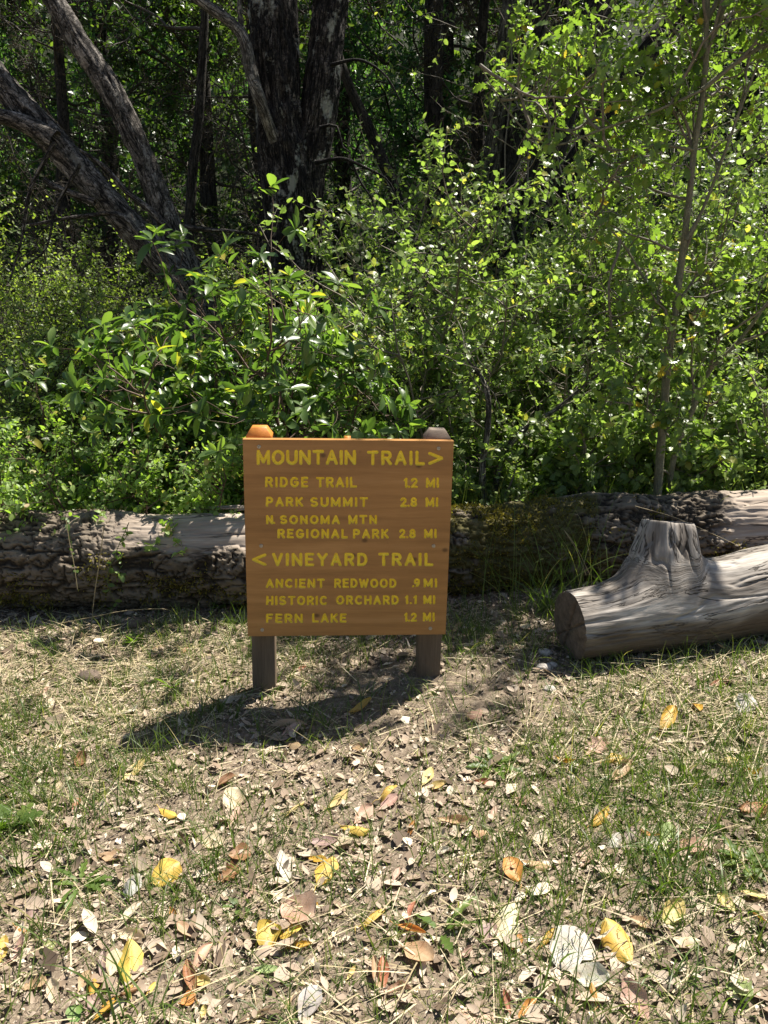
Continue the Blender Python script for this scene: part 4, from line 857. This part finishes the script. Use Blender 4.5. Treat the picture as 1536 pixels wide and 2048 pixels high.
# living grass in tufts
def grass_d(x, y):
    f = .34 + .5 * fbm(v3(x * 2.2, y * 2.2), 3, 51)
    f = f + .75 * np.exp(-(((x - 1.05) / .5) ** 2 + ((y - 2.05) / .38) ** 2)) + .5 * np.exp(-(((x + 1.1) / .35) ** 2 + ((y - 2.0) / .4) ** 2)) + .3 * np.exp(-(((x - .6) / .5) ** 2 + ((y - 1.6) / .25) ** 2))
    return np.clip(f, .03, 1) * (1 - .85 * bare_spot(x, y))
nt_ = 6500; c = scatter(nt_, grass_d, y1=3.5); kk = rg.integers(1, 7, nt_); idx = np.repeat(np.arange(nt_), kk); n = len(idx)
xy = c[idx] + rg.normal(0, .012, (n, 2)); p = v3(xy[:, 0], xy[:, 1], ground(xy[:, 0], xy[:, 1]) - .002)
hh = np.repeat(rg.uniform(.035, .15, nt_), kk) * rg.uniform(.6, 1.25, n); an = rg.uniform(0, 6.28, n); sl = rg.uniform(.05, .75, n)
V, F, tn = blades(p, v3(np.cos(an) * sl, np.sin(an) * sl, 1), hh, rg.uniform(.002, .0048, n), np.clip(rg.normal(.40, .22, n) + np.repeat(rg.normal(0, .12, nt_), kk), 0, 1), rg.uniform(.05, .5, n))
# fine low green fuzz between
n = 26000; xy = scatter(n, lambda x, y: np.clip(.25 + .6 * fbm(v3(x * 3.1, y * 3.1), 3, 55) + .4 * grass_d(x, y), .02, 1) * (1 - .8 * bare_spot(x, y)), y1=3.4)
p = v3(xy[:, 0], xy[:, 1], ground(xy[:, 0], xy[:, 1])); an = rg.uniform(0, 6.28, n); sl = rg.uniform(.2, 1.6, n)
V2_, F2_, tn2 = blades(p, v3(np.cos(an) * sl, np.sin(an) * sl, 1), rg.uniform(.015, .055, n), rg.uniform(.0012, .0026, n), np.clip(rg.normal(.45, .25, n), 0, 1), rg.uniform(.1, .6, n), 4)
# tall grass behind and between the logs
n = 2600; x = rg.uniform(.25, 2.6, n); y = np.where(rg.uniform(0, 1, n) < .9, rg.uniform(4.15, 4.7, n), rg.uniform(3.3, 3.6, n)); k = ((y < 4) & (x < 1.1) & (x > .45)) | ((y > 4) & (vnoise(v3(x * 3, y * 3), 5) > -.25)); x, y = x[k], y[k]; n = len(x)
p = v3(x, y, ground(x, y)); an = rg.uniform(0, 6.28, n); sl = rg.uniform(.05, .5, n)
V3_, F3_, tn3 = blades(p, v3(np.cos(an) * sl, np.sin(an) * sl, 1), rg.uniform(.2, .62, n), rg.uniform(.003, .006, n), np.clip(rg.normal(.45, .25, n), 0, 1), rg.uniform(.03, .3, n), 7)
tag(mesh('grass', np.concatenate([V, V2_, V3_]), [np.concatenate([F, F2_ + len(V), F3_ + len(V) + len(V2_)])], M['grass'], None, {'tint': np.concatenate([tn, tn2, tn3])}, False), 'thin green grass growing through the litter and behind the logs', None, None, 'stuff')
# leafy ground cover behind the logs
n = 34000; x = rg.uniform(-3.6, 3.8, n); y = rg.uniform(4.2, 6.4, n); h_ = (.25 + .55 * np.clip(fbm(v3(x * 1.6, y * 1.6), 3, 58) + .45, 0, 1)) * np.where(x > .2, 1, .6); p = v3(x, y, ground(x, y) + rg.uniform(0, 1, n) ** 1.2 * h_)
V, F, tn = leaves(p, nrm(rg.normal(size=(n, 3)) * (1, 1, .4)), nrm(rg.normal(0, .45, (n, 3)) + (0, 0, 1)), rg.uniform(.02, .045, n), rg.uniform(.014, .028, n), np.clip(rg.normal(.5, .25, n), 0, .95), L_TINY)
tag(mesh('undergrowth', V, [F], M['oakleaf'], None, {'tint': tn}), 'low leafy ground cover under the bushes', None, None, 'stuff')

# ------------------------------------------------------------------ single plants
def grass_clump(label, px, py, nb, h, wd, seed, spread_=.03, tint=.35, bend=(.1, .45), group='grass clumps standing by themselves', at=None):
    q = gpx(px, py) if at is None else np.array(at); r_ = rng_(seed); x = q[0] + r_.normal(0, spread_, nb); y = q[1] + r_.normal(0, spread_, nb)
    p = v3(x, y, ground(x, y) - .003); an = r_.uniform(0, 6.28, nb); sl = r_.uniform(.05, .8, nb)
    V, F, tn = blades(p, v3(np.cos(an) * sl, np.sin(an) * sl, 1), h * r_.uniform(.55, 1.15, nb), wd * r_.uniform(.7, 1.3, nb), np.clip(r_.normal(tint, .13, nb), 0, 1), r_.uniform(bend[0], bend[1], nb), 8)
    return tag(mesh('grass_clump', V, [F], M['grass'], None, {'tint': tn}, False), label, 'grass clump', group)
grass_clump('tall green grass clump between the sign and the sawn log end', 1085, 1225, 34, .42, .006, 401, .05)
grass_clump('second tall clump with arching stems against the mossy log', 1150, 1180, 26, .55, .005, 402, .06, .45, (.02, .3))
grass_clump('bright green blade clump left of the sign shadow', 350, 1400, 16, .13, .008, 403, .012, .45)
grass_clump('grass clump at the left edge beside the leaf strewn patch', 30, 1590, 34, .2, .005, 404, .05, .3)
grass_clump('short grass clump rising left of the left post', 480, 1225, 18, .2, .005, 405, .03, .4)
grass_clump('arching grass clump in front of the right post', 850, 1395, 16, .17, .004, 406, .05, .45, (.25, .6))
grass_clump('thick grass clump among the leaves at the right', 1315, 1750, 60, .19, .005, 407, .06, .28)
grass_clump('upright broad bladed tuft on the right grassy patch', 1385, 1570, 14, .1, .008, 408, .02, .4, (.02, .15))
grass_clump('long bladed grass clump at the bottom edge', 270, 2040, 22, .22, .006, 409, .04, .3, (.2, .6))
grass_clump('tall grass blades standing near the bottom edge below the yellow leaf', 1125, 2030, 14, .24, .005, 410, .03, .3, (.05, .25))
grass_clump('dark grass clump left of the big pale leaf in the foreground', 690, 1760, 20, .13, .004, 411, .05, .3)
grass_clump('grass clump sprouting under the middle of the board shadow', 620, 1430, 14, .17, .004, 412, .05, .42, (.15, .5))
grass_clump('grass clump at the corner of the cut log', 1190, 1350, 26, .16, .005, 413, .05, .5, (.2, .6))
grass_clump('grass clump at the foot of the left log', 80, 1310, 26, .2, .004, 414, .06, .42, (.1, .5))
grass_clump('flattened grass clump right of the foreground yellow leaf', 1370, 1975, 24, .15, .004, 415, .04, .3, (.3, .7))

for i_, (px, py, nb, h, lb) in enumerate([(1255, 1470, 22, .13, 'grass clump in the straw below the cut log'), (1450, 1395, 24, .14, 'grass clump near the right edge below the cut log'), (1505, 1610, 26, .15, 'grass clump at the right edge beside the big brown leaf'), (1180, 1610, 22, .13, 'grass clump left of the broad bladed tuft'), (55, 1450, 26, .16, 'grass clump at the left edge level with the sign shadow'), (120, 1700, 22, .14, 'grass clump above the rosette weed at the left'), (940, 1700, 20, .12, 'grass clump in the middle of the leaf litter'), (560, 1398, 12, .10, 'small grass clump at the foot of the left post'), (230, 1560, 20, .13, 'grass clump below the left tip of the sign shadow'), (1440, 1790, 22, .13, 'grass clump by the pale yellow leaf at the right'), (400, 1800, 16, .11, 'grass clump left of the big pinkish leaf')]):
    grass_clump(lb, px, py, nb, h, .0048, 450 + i_, .045, .36)

def weed(label, px, py, nl, Ls, asp, seed, shape=L_OAK, up=.35, lm='clover'):
    q = gpx(px, py); r_ = rng_(seed); an = np.arange(nl) * 2.4 + r_.normal(0, .2, nl); p = np.tile(q + (0, 0, .01), (nl, 1)) + v3(np.cos(an), np.sin(an), 0) * .008
    d = v3(np.cos(an), np.sin(an), up * r_.uniform(.4, 1.6, nl)); V, F, tn = leaves(p, d, np.tile(np.array([0, 0, 1.0]), (nl, 1)) + r_.normal(0, .2, (nl, 3)), Ls * r_.uniform(.6, 1.15, nl), Ls * asp * r_.uniform(.8, 1.2, nl), np.clip(r_.normal(.5, .2, nl), 0, 1), shape, r_.normal(-.1, .1, nl))
    return tag(mesh('weed', V, [F], M[lm], None, {'tint': tn}), label, 'weed', 'green weeds growing in the litter')
weed('green rosette weed at the left, its narrow leaves spread flat', 162, 1775, 9, .085, .28, 421)
weed('toothed leaf weed right of centre before the grass patch', 985, 1540, 9, .10, .26, 422)
weed('seedling with grey green lobed leaves at the left edge', 20, 1660, 9, .09, .6, 423, L_OAK, .9)
weed('small pale weed below the big pinkish leaf', 475, 1820, 7, .03, .5, 424)
weed('long serrated green leaf weed in the foreground', 880, 1872, 4, .11, .22, 425)
weed('low weed with notched leaves at the right edge', 1490, 1730, 8, .08, .35, 426)
weed('pale young weed in the shadow left of the left post', 345, 1380, 8, .08, .14, 427, L_LONG, .9)
weed('small leafy weed at the foot of the left log', 270, 1290, 9, .06, .5, 428, L_OVAL, 1.2)
weed('leafy weed just left of the board under the log', 440, 1220, 10, .06, .5, 429, L_OVAL, 1.1)

def vine(label, pts, Y, seed, Ls=.035, nl=9):
    q = np.array([P(a, b_, Y) for a, b_ in pts]); p, r, u = resample(q, np.linspace(.0022, .0012, len(q)), 14); r_ = rng_(seed)
    e = empty('vine', (0, 0, 0), label, 'vine', 'thin vines hanging over the left log'); V, F = tubes(p[None], r[None], 5); mesh('stem', V, [F], M['stem_green'], e)
    V, F, tn = foliage_on(r_, p[None], nl, Ls, .6, L_OVAL, .05); mesh('foliage', V, [F], M['clover'], e, {'tint': tn})
vine('thin leafy vine hanging down the bark at the left', [(133, 1040), (142, 1085), (148, 1130), (155, 1175)], 3.57, 431)
vine('leafy vine sprig on the log nearest the sign', [(258, 1045), (230, 1110), (215, 1155), (225, 1195), (240, 1215)], 3.55, 432, .038, 12)
vine('short vine sprig lying on the bare top of the log', [(255, 1050), (252, 1075), (240, 1090)], 3.57, 433, .03, 6)
def stalk(label, pts, Y, wd=3, mt='straw'):
    q = np.array([P(a, b_, Y) for a, b_ in pts]); p, r, u = resample(q, np.full(len(q), wpx(wd * .62, Y) / 2), 16); V, F = tubes(p[None], r[None], 5)
    tag(mesh('dry_stalk', V, [F], M[mt], None, {'tint': np.full(len(V), .3)}), label, 'stalk', 'dry stalks leaning by the logs')
stalk('straight dry stalk leaning on the left log', [(183, 1245), (190, 1180), (200, 1115), (208, 1050)], 3.5)
stalk('dry stalk standing by the leftmost vine', [(155, 1180), (148, 1130), (138, 1080), (132, 1040)], 3.52, 2.5)
stalk('long bent dry stalk lying in front of the left log', [(0, 1272), (80, 1255), (180, 1235), (262, 1220), (342, 1222), (300, 1246)], 3.4, 3)
stalk('dry stem stretched across the gap to the branch stub', [(1270, 1012), (1350, 1035), (1430, 1070), (1470, 1088)], 3.55, 2)
stalk('pale dry stalk rising by the sawn log end', [(1180, 1150), (1150, 1090), (1128, 1060), (1150, 1095), (1172, 1150)], 3.3, 2)

def stone(label, px, py, s, seed, name='stone', cat='stone', col='pebble'):
    q = gpx(px, py); th = np.linspace(0, 2 * np.pi, 18, endpoint=False); ph = np.linspace(-1.35, 1.45, 10)
    d = np.stack([np.cos(ph)[:, None] * np.cos(th)[None], np.cos(ph)[:, None] * np.sin(th)[None], np.sin(ph)[:, None] * np.ones(18)[None]], -1)
    V = q + d * (s * np.array([1.0, .8, .55])) * (1 + .25 * fbm(d * 1.6 + seed, 3, seed))[..., None] + (0, 0, s * .25)
    i = (np.arange(9) * 18)[:, None]; j = np.arange(18)[None]; k = (j + 1) % 18
    tag(mesh(name, V.reshape(-1, 3), [np.stack([i + j, i + k, i + 18 + k, i + 18 + j], -1).reshape(-1, 4), np.arange(18)[None, ::-1], (np.arange(18) + 162)[None]], M[col]), label, cat, 'stones by the logs')
M['pebble'] = flat_mat('pale_stone', (.40, .36, .32)); M['clod'] = flat_mat('earth_clod', (.13, .10, .08), .95, .1)
stone('pale round stone beside the sawn log end', 1090, 1308, .030, 441); stone('flat pale stone lowest beside the sawn log end', 1088, 1340, .032, 442)
stone('small pale stone touching the sawn log foot', 1105, 1332, .02, 443); stone('pale stone half under the middle of the cut log', 1362, 1285, .035, 444)
stone('pale chip of stone left of the grass clump at the log corner', 1098, 1382, .026, 446)
stone('dark clod of earth on the straw left of the sign', 180, 1360, .05, 445, 'earth_clod', 'clod', 'clod')
stone('dark knob of bark at the foot of the left log', 270, 1253, .06, 447, 'bark_chunk', 'bark', 'clod')

# ------------------------------------------------------------------ fallen leaves, one object each
COLS = {'yellow': (.68, .48, .10), 'deepyellow': (.58, .35, .05), 'paleyellow': (.68, .56, .22), 'cream': (.62, .53, .37), 'white': (.62, .58, .50), 'pink': (.56, .38, .29), 'tan': (.48, .34, .20), 'orange': (.52, .24, .06), 'brown': (.30, .155, .075), 'red': (.40, .16, .09), 'mauve': (.35, .25, .215), 'grey': (.40, .385, .35), 'green': (.14, .25, .055), 'palegreen': (.34, .42, .17)}
CNAME = {'deepyellow': 'deep yellow', 'paleyellow': 'pale yellow', 'palegreen': 'pale green', 'pink': 'pinkish', 'red': 'reddish brown', 'white': 'whitish'}
SHP = {'o': ([.07, .16, .28, .42, .56, .7, .82, .92, .98], [.16, .30, .42, .49, .5, .44, .33, .2, .09], 'oval'), 'n': ([.07, .18, .32, .48, .62, .76, .88, .96], [.18, .32, .43, .5, .46, .36, .22, .1], 'narrow'),
       'r': ([.05, .14, .28, .44, .6, .75, .88, .96], [.24, .40, .49, .5, .48, .42, .30, .16], 'round'), 'l': ([.08, .2, .28, .4, .48, .6, .68, .8, .88, .95], [.1, .36, .2, .5, .26, .5, .3, .42, .22, .18], 'lobed')}
ASP = {'o': .52, 'n': .34, 'r': .82, 'l': .62}
# base x, base y, tip x, tip y, shape, curl (0 flat .. 3 rolled), colour
FL = '''250 1805 280 1757 o 1 grey|305 1774 362 1742 r 1 yellow|233 1862 290 1817 n 2 cream|232 1872 283 1883 o 3 cream|262 1982 262 1896 o 2 yellow|220 1958 238 1905 o 0 cream|205 1962 208 1912 n 2 mauve|16 1938 60 1882 n 2 pink|30 1860 52 1870 o 3 orange|56 1850 66 1812 o 1 mauve|68 1920 113 1898 l 1 palegreen|2 1928 13 1880 n 1 yellow|108 2012 108 1968 o 1 cream|42 1982 90 1970 l 1 tan|157 1987 185 1950 o 1 tan|181 1999 190 1968 o 2 deepyellow|232 2000 278 1985 n 2 brown|172 2040 195 1998 l 1 mauve|150 2052 152 2020 r 0 green|185 2046 240 2008 n 1 deepyellow|293 1996 314 1972 n 1 yellow|355 1853 343 1824 n 2 orange|387 1882 357 1857 o 1 tan
385 1947 428 1898 o 2 pink|383 1960 422 1977 o 2 paleyellow|392 1997 372 1934 n 3 brown|362 2012 391 1997 r 1 orange|457 1716 498 1711 r 1 brown|433 1767 480 1747 l 2 brown|487 1802 513 1779 l 1 pink|578 1772 561 1718 n 1 white|635 1778 668 1727 o 1 yellow|613 1718 653 1729 n 1 deepyellow|570 1812 633 1850 r 1 pink|573 1808 606 1792 o 1 white|527 1903 548 1856 r 2 yellow|560 1853 594 1881 r 0 yellow|573 1901 618 1895 n 2 deepyellow|608 1812 634 1816 o 1 deepyellow|507 1942 554 1946 n 1 palegreen|718 1863 769 1829 n 2 yellow|598 2050 640 1986 o 1 grey|568 2024 589 1997 n 3 tan|490 2047 541 2029 n 3 cream|694 1963 713 1937 n 1 paleyellow|762 1992 743 1924 n 2 tan|768 1982 765 1924 n 2 red|404 2042 412 2018 o 1 paleyellow
789 1853 849 1878 n 3 orange|803 1890 870 1947 o 1 tan|993 1892 1031 1824 o 1 cream|963 1892 990 1861 o 1 mauve|815 1844 831 1811 n 2 red|912 1833 939 1814 n 1 cream|1040 1772 1011 1727 o 1 orange|1042 1726 1102 1749 n 2 tan|784 1767 801 1744 n 1 pink|1079 1900 1113 1869 n 3 deepyellow|1113 1940 1168 1880 r 0 white|1138 1948 1217 1972 o 1 white|1024 1906 1041 1879 o 2 orange|908 2034 977 2041 o 1 pink|1034 2042 1072 2010 n 2 orange|1021 2032 1007 1984 n 2 red|769 1992 816 1984 o 3 pink|924 1922 946 1899 o 2 pink
1262 1934 1203 1856 o 1 yellow|1297 2047 1244 1976 o 1 pink|1192 2020 1182 1974 n 2 orange|1476 1950 1486 2008 o 0 white|1448 1970 1507 2014 l 1 palegreen|1471 1829 1431 1799 o 1 paleyellow|1538 1801 1484 1794 n 1 paleyellow|1538 1852 1503 1836 n 3 deepyellow|1323 1858 1262 1847 n 1 tan|1324 1853 1363 1816 o 1 paleyellow|1339 1879 1396 1894 o 1 cream|1154 1739 1183 1707 o 1 pink|1348 1688 1414 1714 o 1 pink|1329 1697 1341 1657 o 1 palegreen|1282 1667 1323 1686 n 2 orange|1249 1691 1276 1667 o 1 mauve|1274 1701 1317 1691 o 1 white|1214 1706 1239 1679 o 1 grey|1391 1656 1446 1668 n 3 green
1182 1657 1216 1627 o 2 deepyellow|1538 1610 1486 1637 o 2 brown|1488 1544 1538 1562 o 2 deepyellow|1441 1524 1474 1536 r 1 paleyellow|1414 1521 1433 1541 o 1 palegreen|1206 1531 1247 1524 o 1 yellow|1221 1564 1259 1539 o 3 tan|1319 1472 1349 1429 n 2 deepyellow|1174 1517 1206 1494 l 1 pink|1261 1414 1294 1433 o 2 pink|1387 1409 1401 1440 n 1 deepyellow|1479 1431 1499 1407 o 1 grey|1419 1374 1452 1367 n 1 red
934 1429 963 1449 o 0 pink|1109 1524 1149 1534 n 3 deepyellow|943 1568 989 1573 n 3 red|844 1574 866 1547 n 1 paleyellow|854 1581 889 1574 o 2 paleyellow|1029 1599 1057 1626 o 1 pink|756 1614 792 1581 n 2 yellow|757 1624 797 1601 o 1 pink|876 1644 938 1651 n 2 tan|816 1677 831 1649 n 2 orange|944 1664 976 1681 o 1 tan|984 1642 990 1619 n 2 pink|871 1713 896 1704 o 2 white
698 1432 744 1412 n 2 yellow|564 1477 603 1459 o 1 pink|538 1456 603 1454 n 3 tan|571 1489 599 1506 o 1 tan|430 1576 471 1561 o 2 brown|454 1622 484 1591 r 1 cream|457 1657 485 1624 n 1 pink|388 1684 440 1691 o 1 cream|569 1637 607 1616 n 3 paleyellow|654 1620 698 1591 n 1 paleyellow|680 1659 732 1669 o 2 yellow|660 1674 705 1706 o 1 cream|618 1691 671 1684 o 1 mauve|708 1651 747 1621 o 1 pink|704 1494 731 1509 o 1 tan
318 1620 354 1649 n 1 yellow|103 1602 129 1574 o 1 cream|147 1632 161 1605 n 1 red|154 1541 171 1514 o 2 brown|243 1567 297 1531 n 1 paleyellow|242 1427 268 1433 r 1 white|77 1481 108 1469 n 2 tan|198 1713 242 1721 o 1 tan|300 1305 330 1297 o 2 tan|360 1311 378 1303 n 1 red|800 1255 830 1270 o 1 cream|590 1346 612 1336 o 1 red|905 1268 925 1255 n 1 tan|1040 1250 1062 1262 o 1 cream|80 1395 100 1380 o 1 pink|1428 1345 1440 1352 n 1 orange'''
def fallen(bx, by, tx, ty, shp, curl, col, seed):
    us, ws, _ = SHP[shp]; a, b_ = gpx(bx, by), gpx(tx, ty); dv = b_ - a; L = float(np.linalg.norm(dv[:2])); r_ = rng_(seed)
    foresh = abs(dv[1]) / max(L, 1e-6)
    lift = .32 * foresh                                     # leaves seen end-on stand up a little
    L = L * (1.2 - .28 * foresh); Wd = min(L * ASP[shp] * r_.uniform(.95, 1.25), .095)
    # leaves lying across the view look narrow on the ground, so they tilt toward us
    u = np.array([0] + us + [1]); hw = np.array([0.02] + ws + [0.01]); m_ = 7; s = np.linspace(-1, 1, m_)
    cu = (.4, 1.2, 2.2, 3.6)[curl] * r_.uniform(.7, 1.2)
    x = u * L; tw_ = r_.normal(0, .25); V = []
    along = r_.normal(.12, .2) * (1 + .4 * curl)
    hw = hw * (1 - .0); rag = r_.uniform() < .4; bite = r_.uniform(.25, .95); bs = r_.choice([-1, 1])
    for ui, h_ in zip(u, hw):
        ang = s * cu * .5 * (.6 + .8 * ui); rad_ = Wd / max(cu, .05)
        wv = 2 * h_ * (1 + .06 * r_.normal(0, 1, m_) * (np.abs(s) > .9)) * (1 - (.3 * np.exp(-((ui - bite) / .10) ** 2) * (s * bs > .3) if rag else 0))
        yy = np.sin(ang) * rad_ * wv; zz = (1 - np.cos(ang)) * rad_ * wv + along * L * (ui - .5) ** 2 + .06 * Wd * vnoise(v3(s * 2.2, ui * 5, seed * .37), 3) * (1 + .4 * curl)
        c_, s_ = math.cos(tw_ * (ui - .5)), math.sin(tw_ * (ui - .5))
        V.append(np.stack([np.full(m_, ui * L), yy * c_ - zz * s_, yy * s_ + zz * c_], -1))
    V = np.concatenate(V); nu = len(u); i = (np.arange(nu - 1) * m_)[:, None] + np.arange(m_ - 1)[None]; F = np.stack([i, i + m_, i + m_ + 1, i + 1], -1).reshape(-1, 4)
    uvw = np.stack([np.repeat(u, m_), np.tile(s, nu) * np.repeat(hw, m_) * .6, np.zeros(nu * m_)], -1)
    if r_.uniform() < .3: V[:, 2] = -V[:, 2]               # some lie face down, arched
    # petiole
    pt = np.array([[(-.22 * L, .05 * L * r_.normal(), .02 * L), (-.1 * L, 0, .01), (.02 * L, 0, .0), (.3 * L, 0, float(V[3 * m_ + 3, 2]) + .0006)]]); Vp, Fp = tubes(pt, np.array([[.0012, .0011, .0012, .0005]]), 5)
    V = np.concatenate([V, Vp]); F = np.concatenate([F, Fp + nu * m_]); uvw = np.concatenate([uvw, np.zeros((len(Vp), 3))])
    fx = nrm(np.array([dv[0], dv[1], dv[2] + lift * L])); up = nrm(np.array([r_.normal(0, .18), r_.normal(-.22, .15), 1.0])); fy = nrm(np.cross(up, fx)); fz = np.cross(fx, fy)
    o = mesh('fallen_leaf', V, [F], M['fallen'], None, {'uvw': uvw})
    wv_ = V @ np.array([fx, fy, fz]); low = wv_[:, 2].min(); c = a.copy(); q = wv_ + c
    gap = (q[:, 2] - ground(q[:, 0], q[:, 1])); c[2] += .006 - np.percentile(gap, 12)
    o.matrix_world = Matrix(((fx[0], fy[0], fz[0], c[0]), (fx[1], fy[1], fz[1], c[1]), (fx[2], fy[2], fz[2], c[2]), (0, 0, 0, 1)))
    j = np.clip(np.array(COLS[col]) * r_.uniform(.88, 1.1) * r_.uniform(.96, 1.04, 3), 0, 1); o.color = (*j, 1); o['category'] = 'leaf'; o['group'] = 'fallen leaves on the ground'
    return o
recs = []
for i_, it in enumerate(FL.replace('\n', '|').split('|')):
    bx, by, tx, ty, shp, curl, col = it.split(); recs.append((float(bx), float(by), float(tx), float(ty), shp, int(curl), col))
def zone(x, y):
    if y < 1345: return 'beyond the sign posts, near the logs'
    if y < 1530: v_ = 'on the ground just this side of the posts' if 300 < x < 1100 else 'in the grass level with the post feet'
    elif y < 1720: v_ = 'midway up the foreground'
    elif y < 1900: v_ = 'in the lower foreground'
    else: v_ = 'along the bottom edge'
    h_ = 'at the left' if x < 420 else 'below the sign' if x < 780 else 'right of centre' if x < 1136 else 'at the right'
    return v_ + ', ' + h_
CURL = ('flat', 'slightly cupped', 'curled', 'rolled up'); desc = {}
for k_, (bx, by, tx, ty, shp, curl, col) in enumerate(recs):
    d_ = f"{CURL[curl]} {CNAME.get(col, col)} {SHP[shp][2]} leaf {zone((bx + tx) / 2, (by + ty) / 2)}"; desc.setdefault(d_, []).append(k_)
labels = {}
for d_, ks in desc.items():
    ks.sort(key=lambda q: recs[q][0] + recs[q][2])
    for r_, q in enumerate(ks):
        labels[q] = d_ if len(ks) == 1 else ('leftmost ', 'second from left ', 'third from left ', 'fourth from left ', 'fifth from left ')[min(r_, 4)] + d_
        labels[q] = labels[q].replace('reddish brown rolled', 'reddish rolled').replace('on the ground just this side of the posts', 'just before the posts').replace('rolled up reddish brown', 'rolled reddish')
        if len(labels[q].split()) > 16: labels[q] = labels[q].replace('slightly cupped', 'cupped').replace(' from left', '').replace(', near the logs', '').replace('just this side of', 'before')
for k_ in labels:
    if len(labels[k_].split()) > 16: labels[k_] = labels[k_].replace(' leaf in the', ' leaf,').replace('from left ', '').replace('lower foreground', 'low foreground')
for k_, q in enumerate(recs):
    o = fallen(*q, 500 + k_); o['label'] = labels[k_]
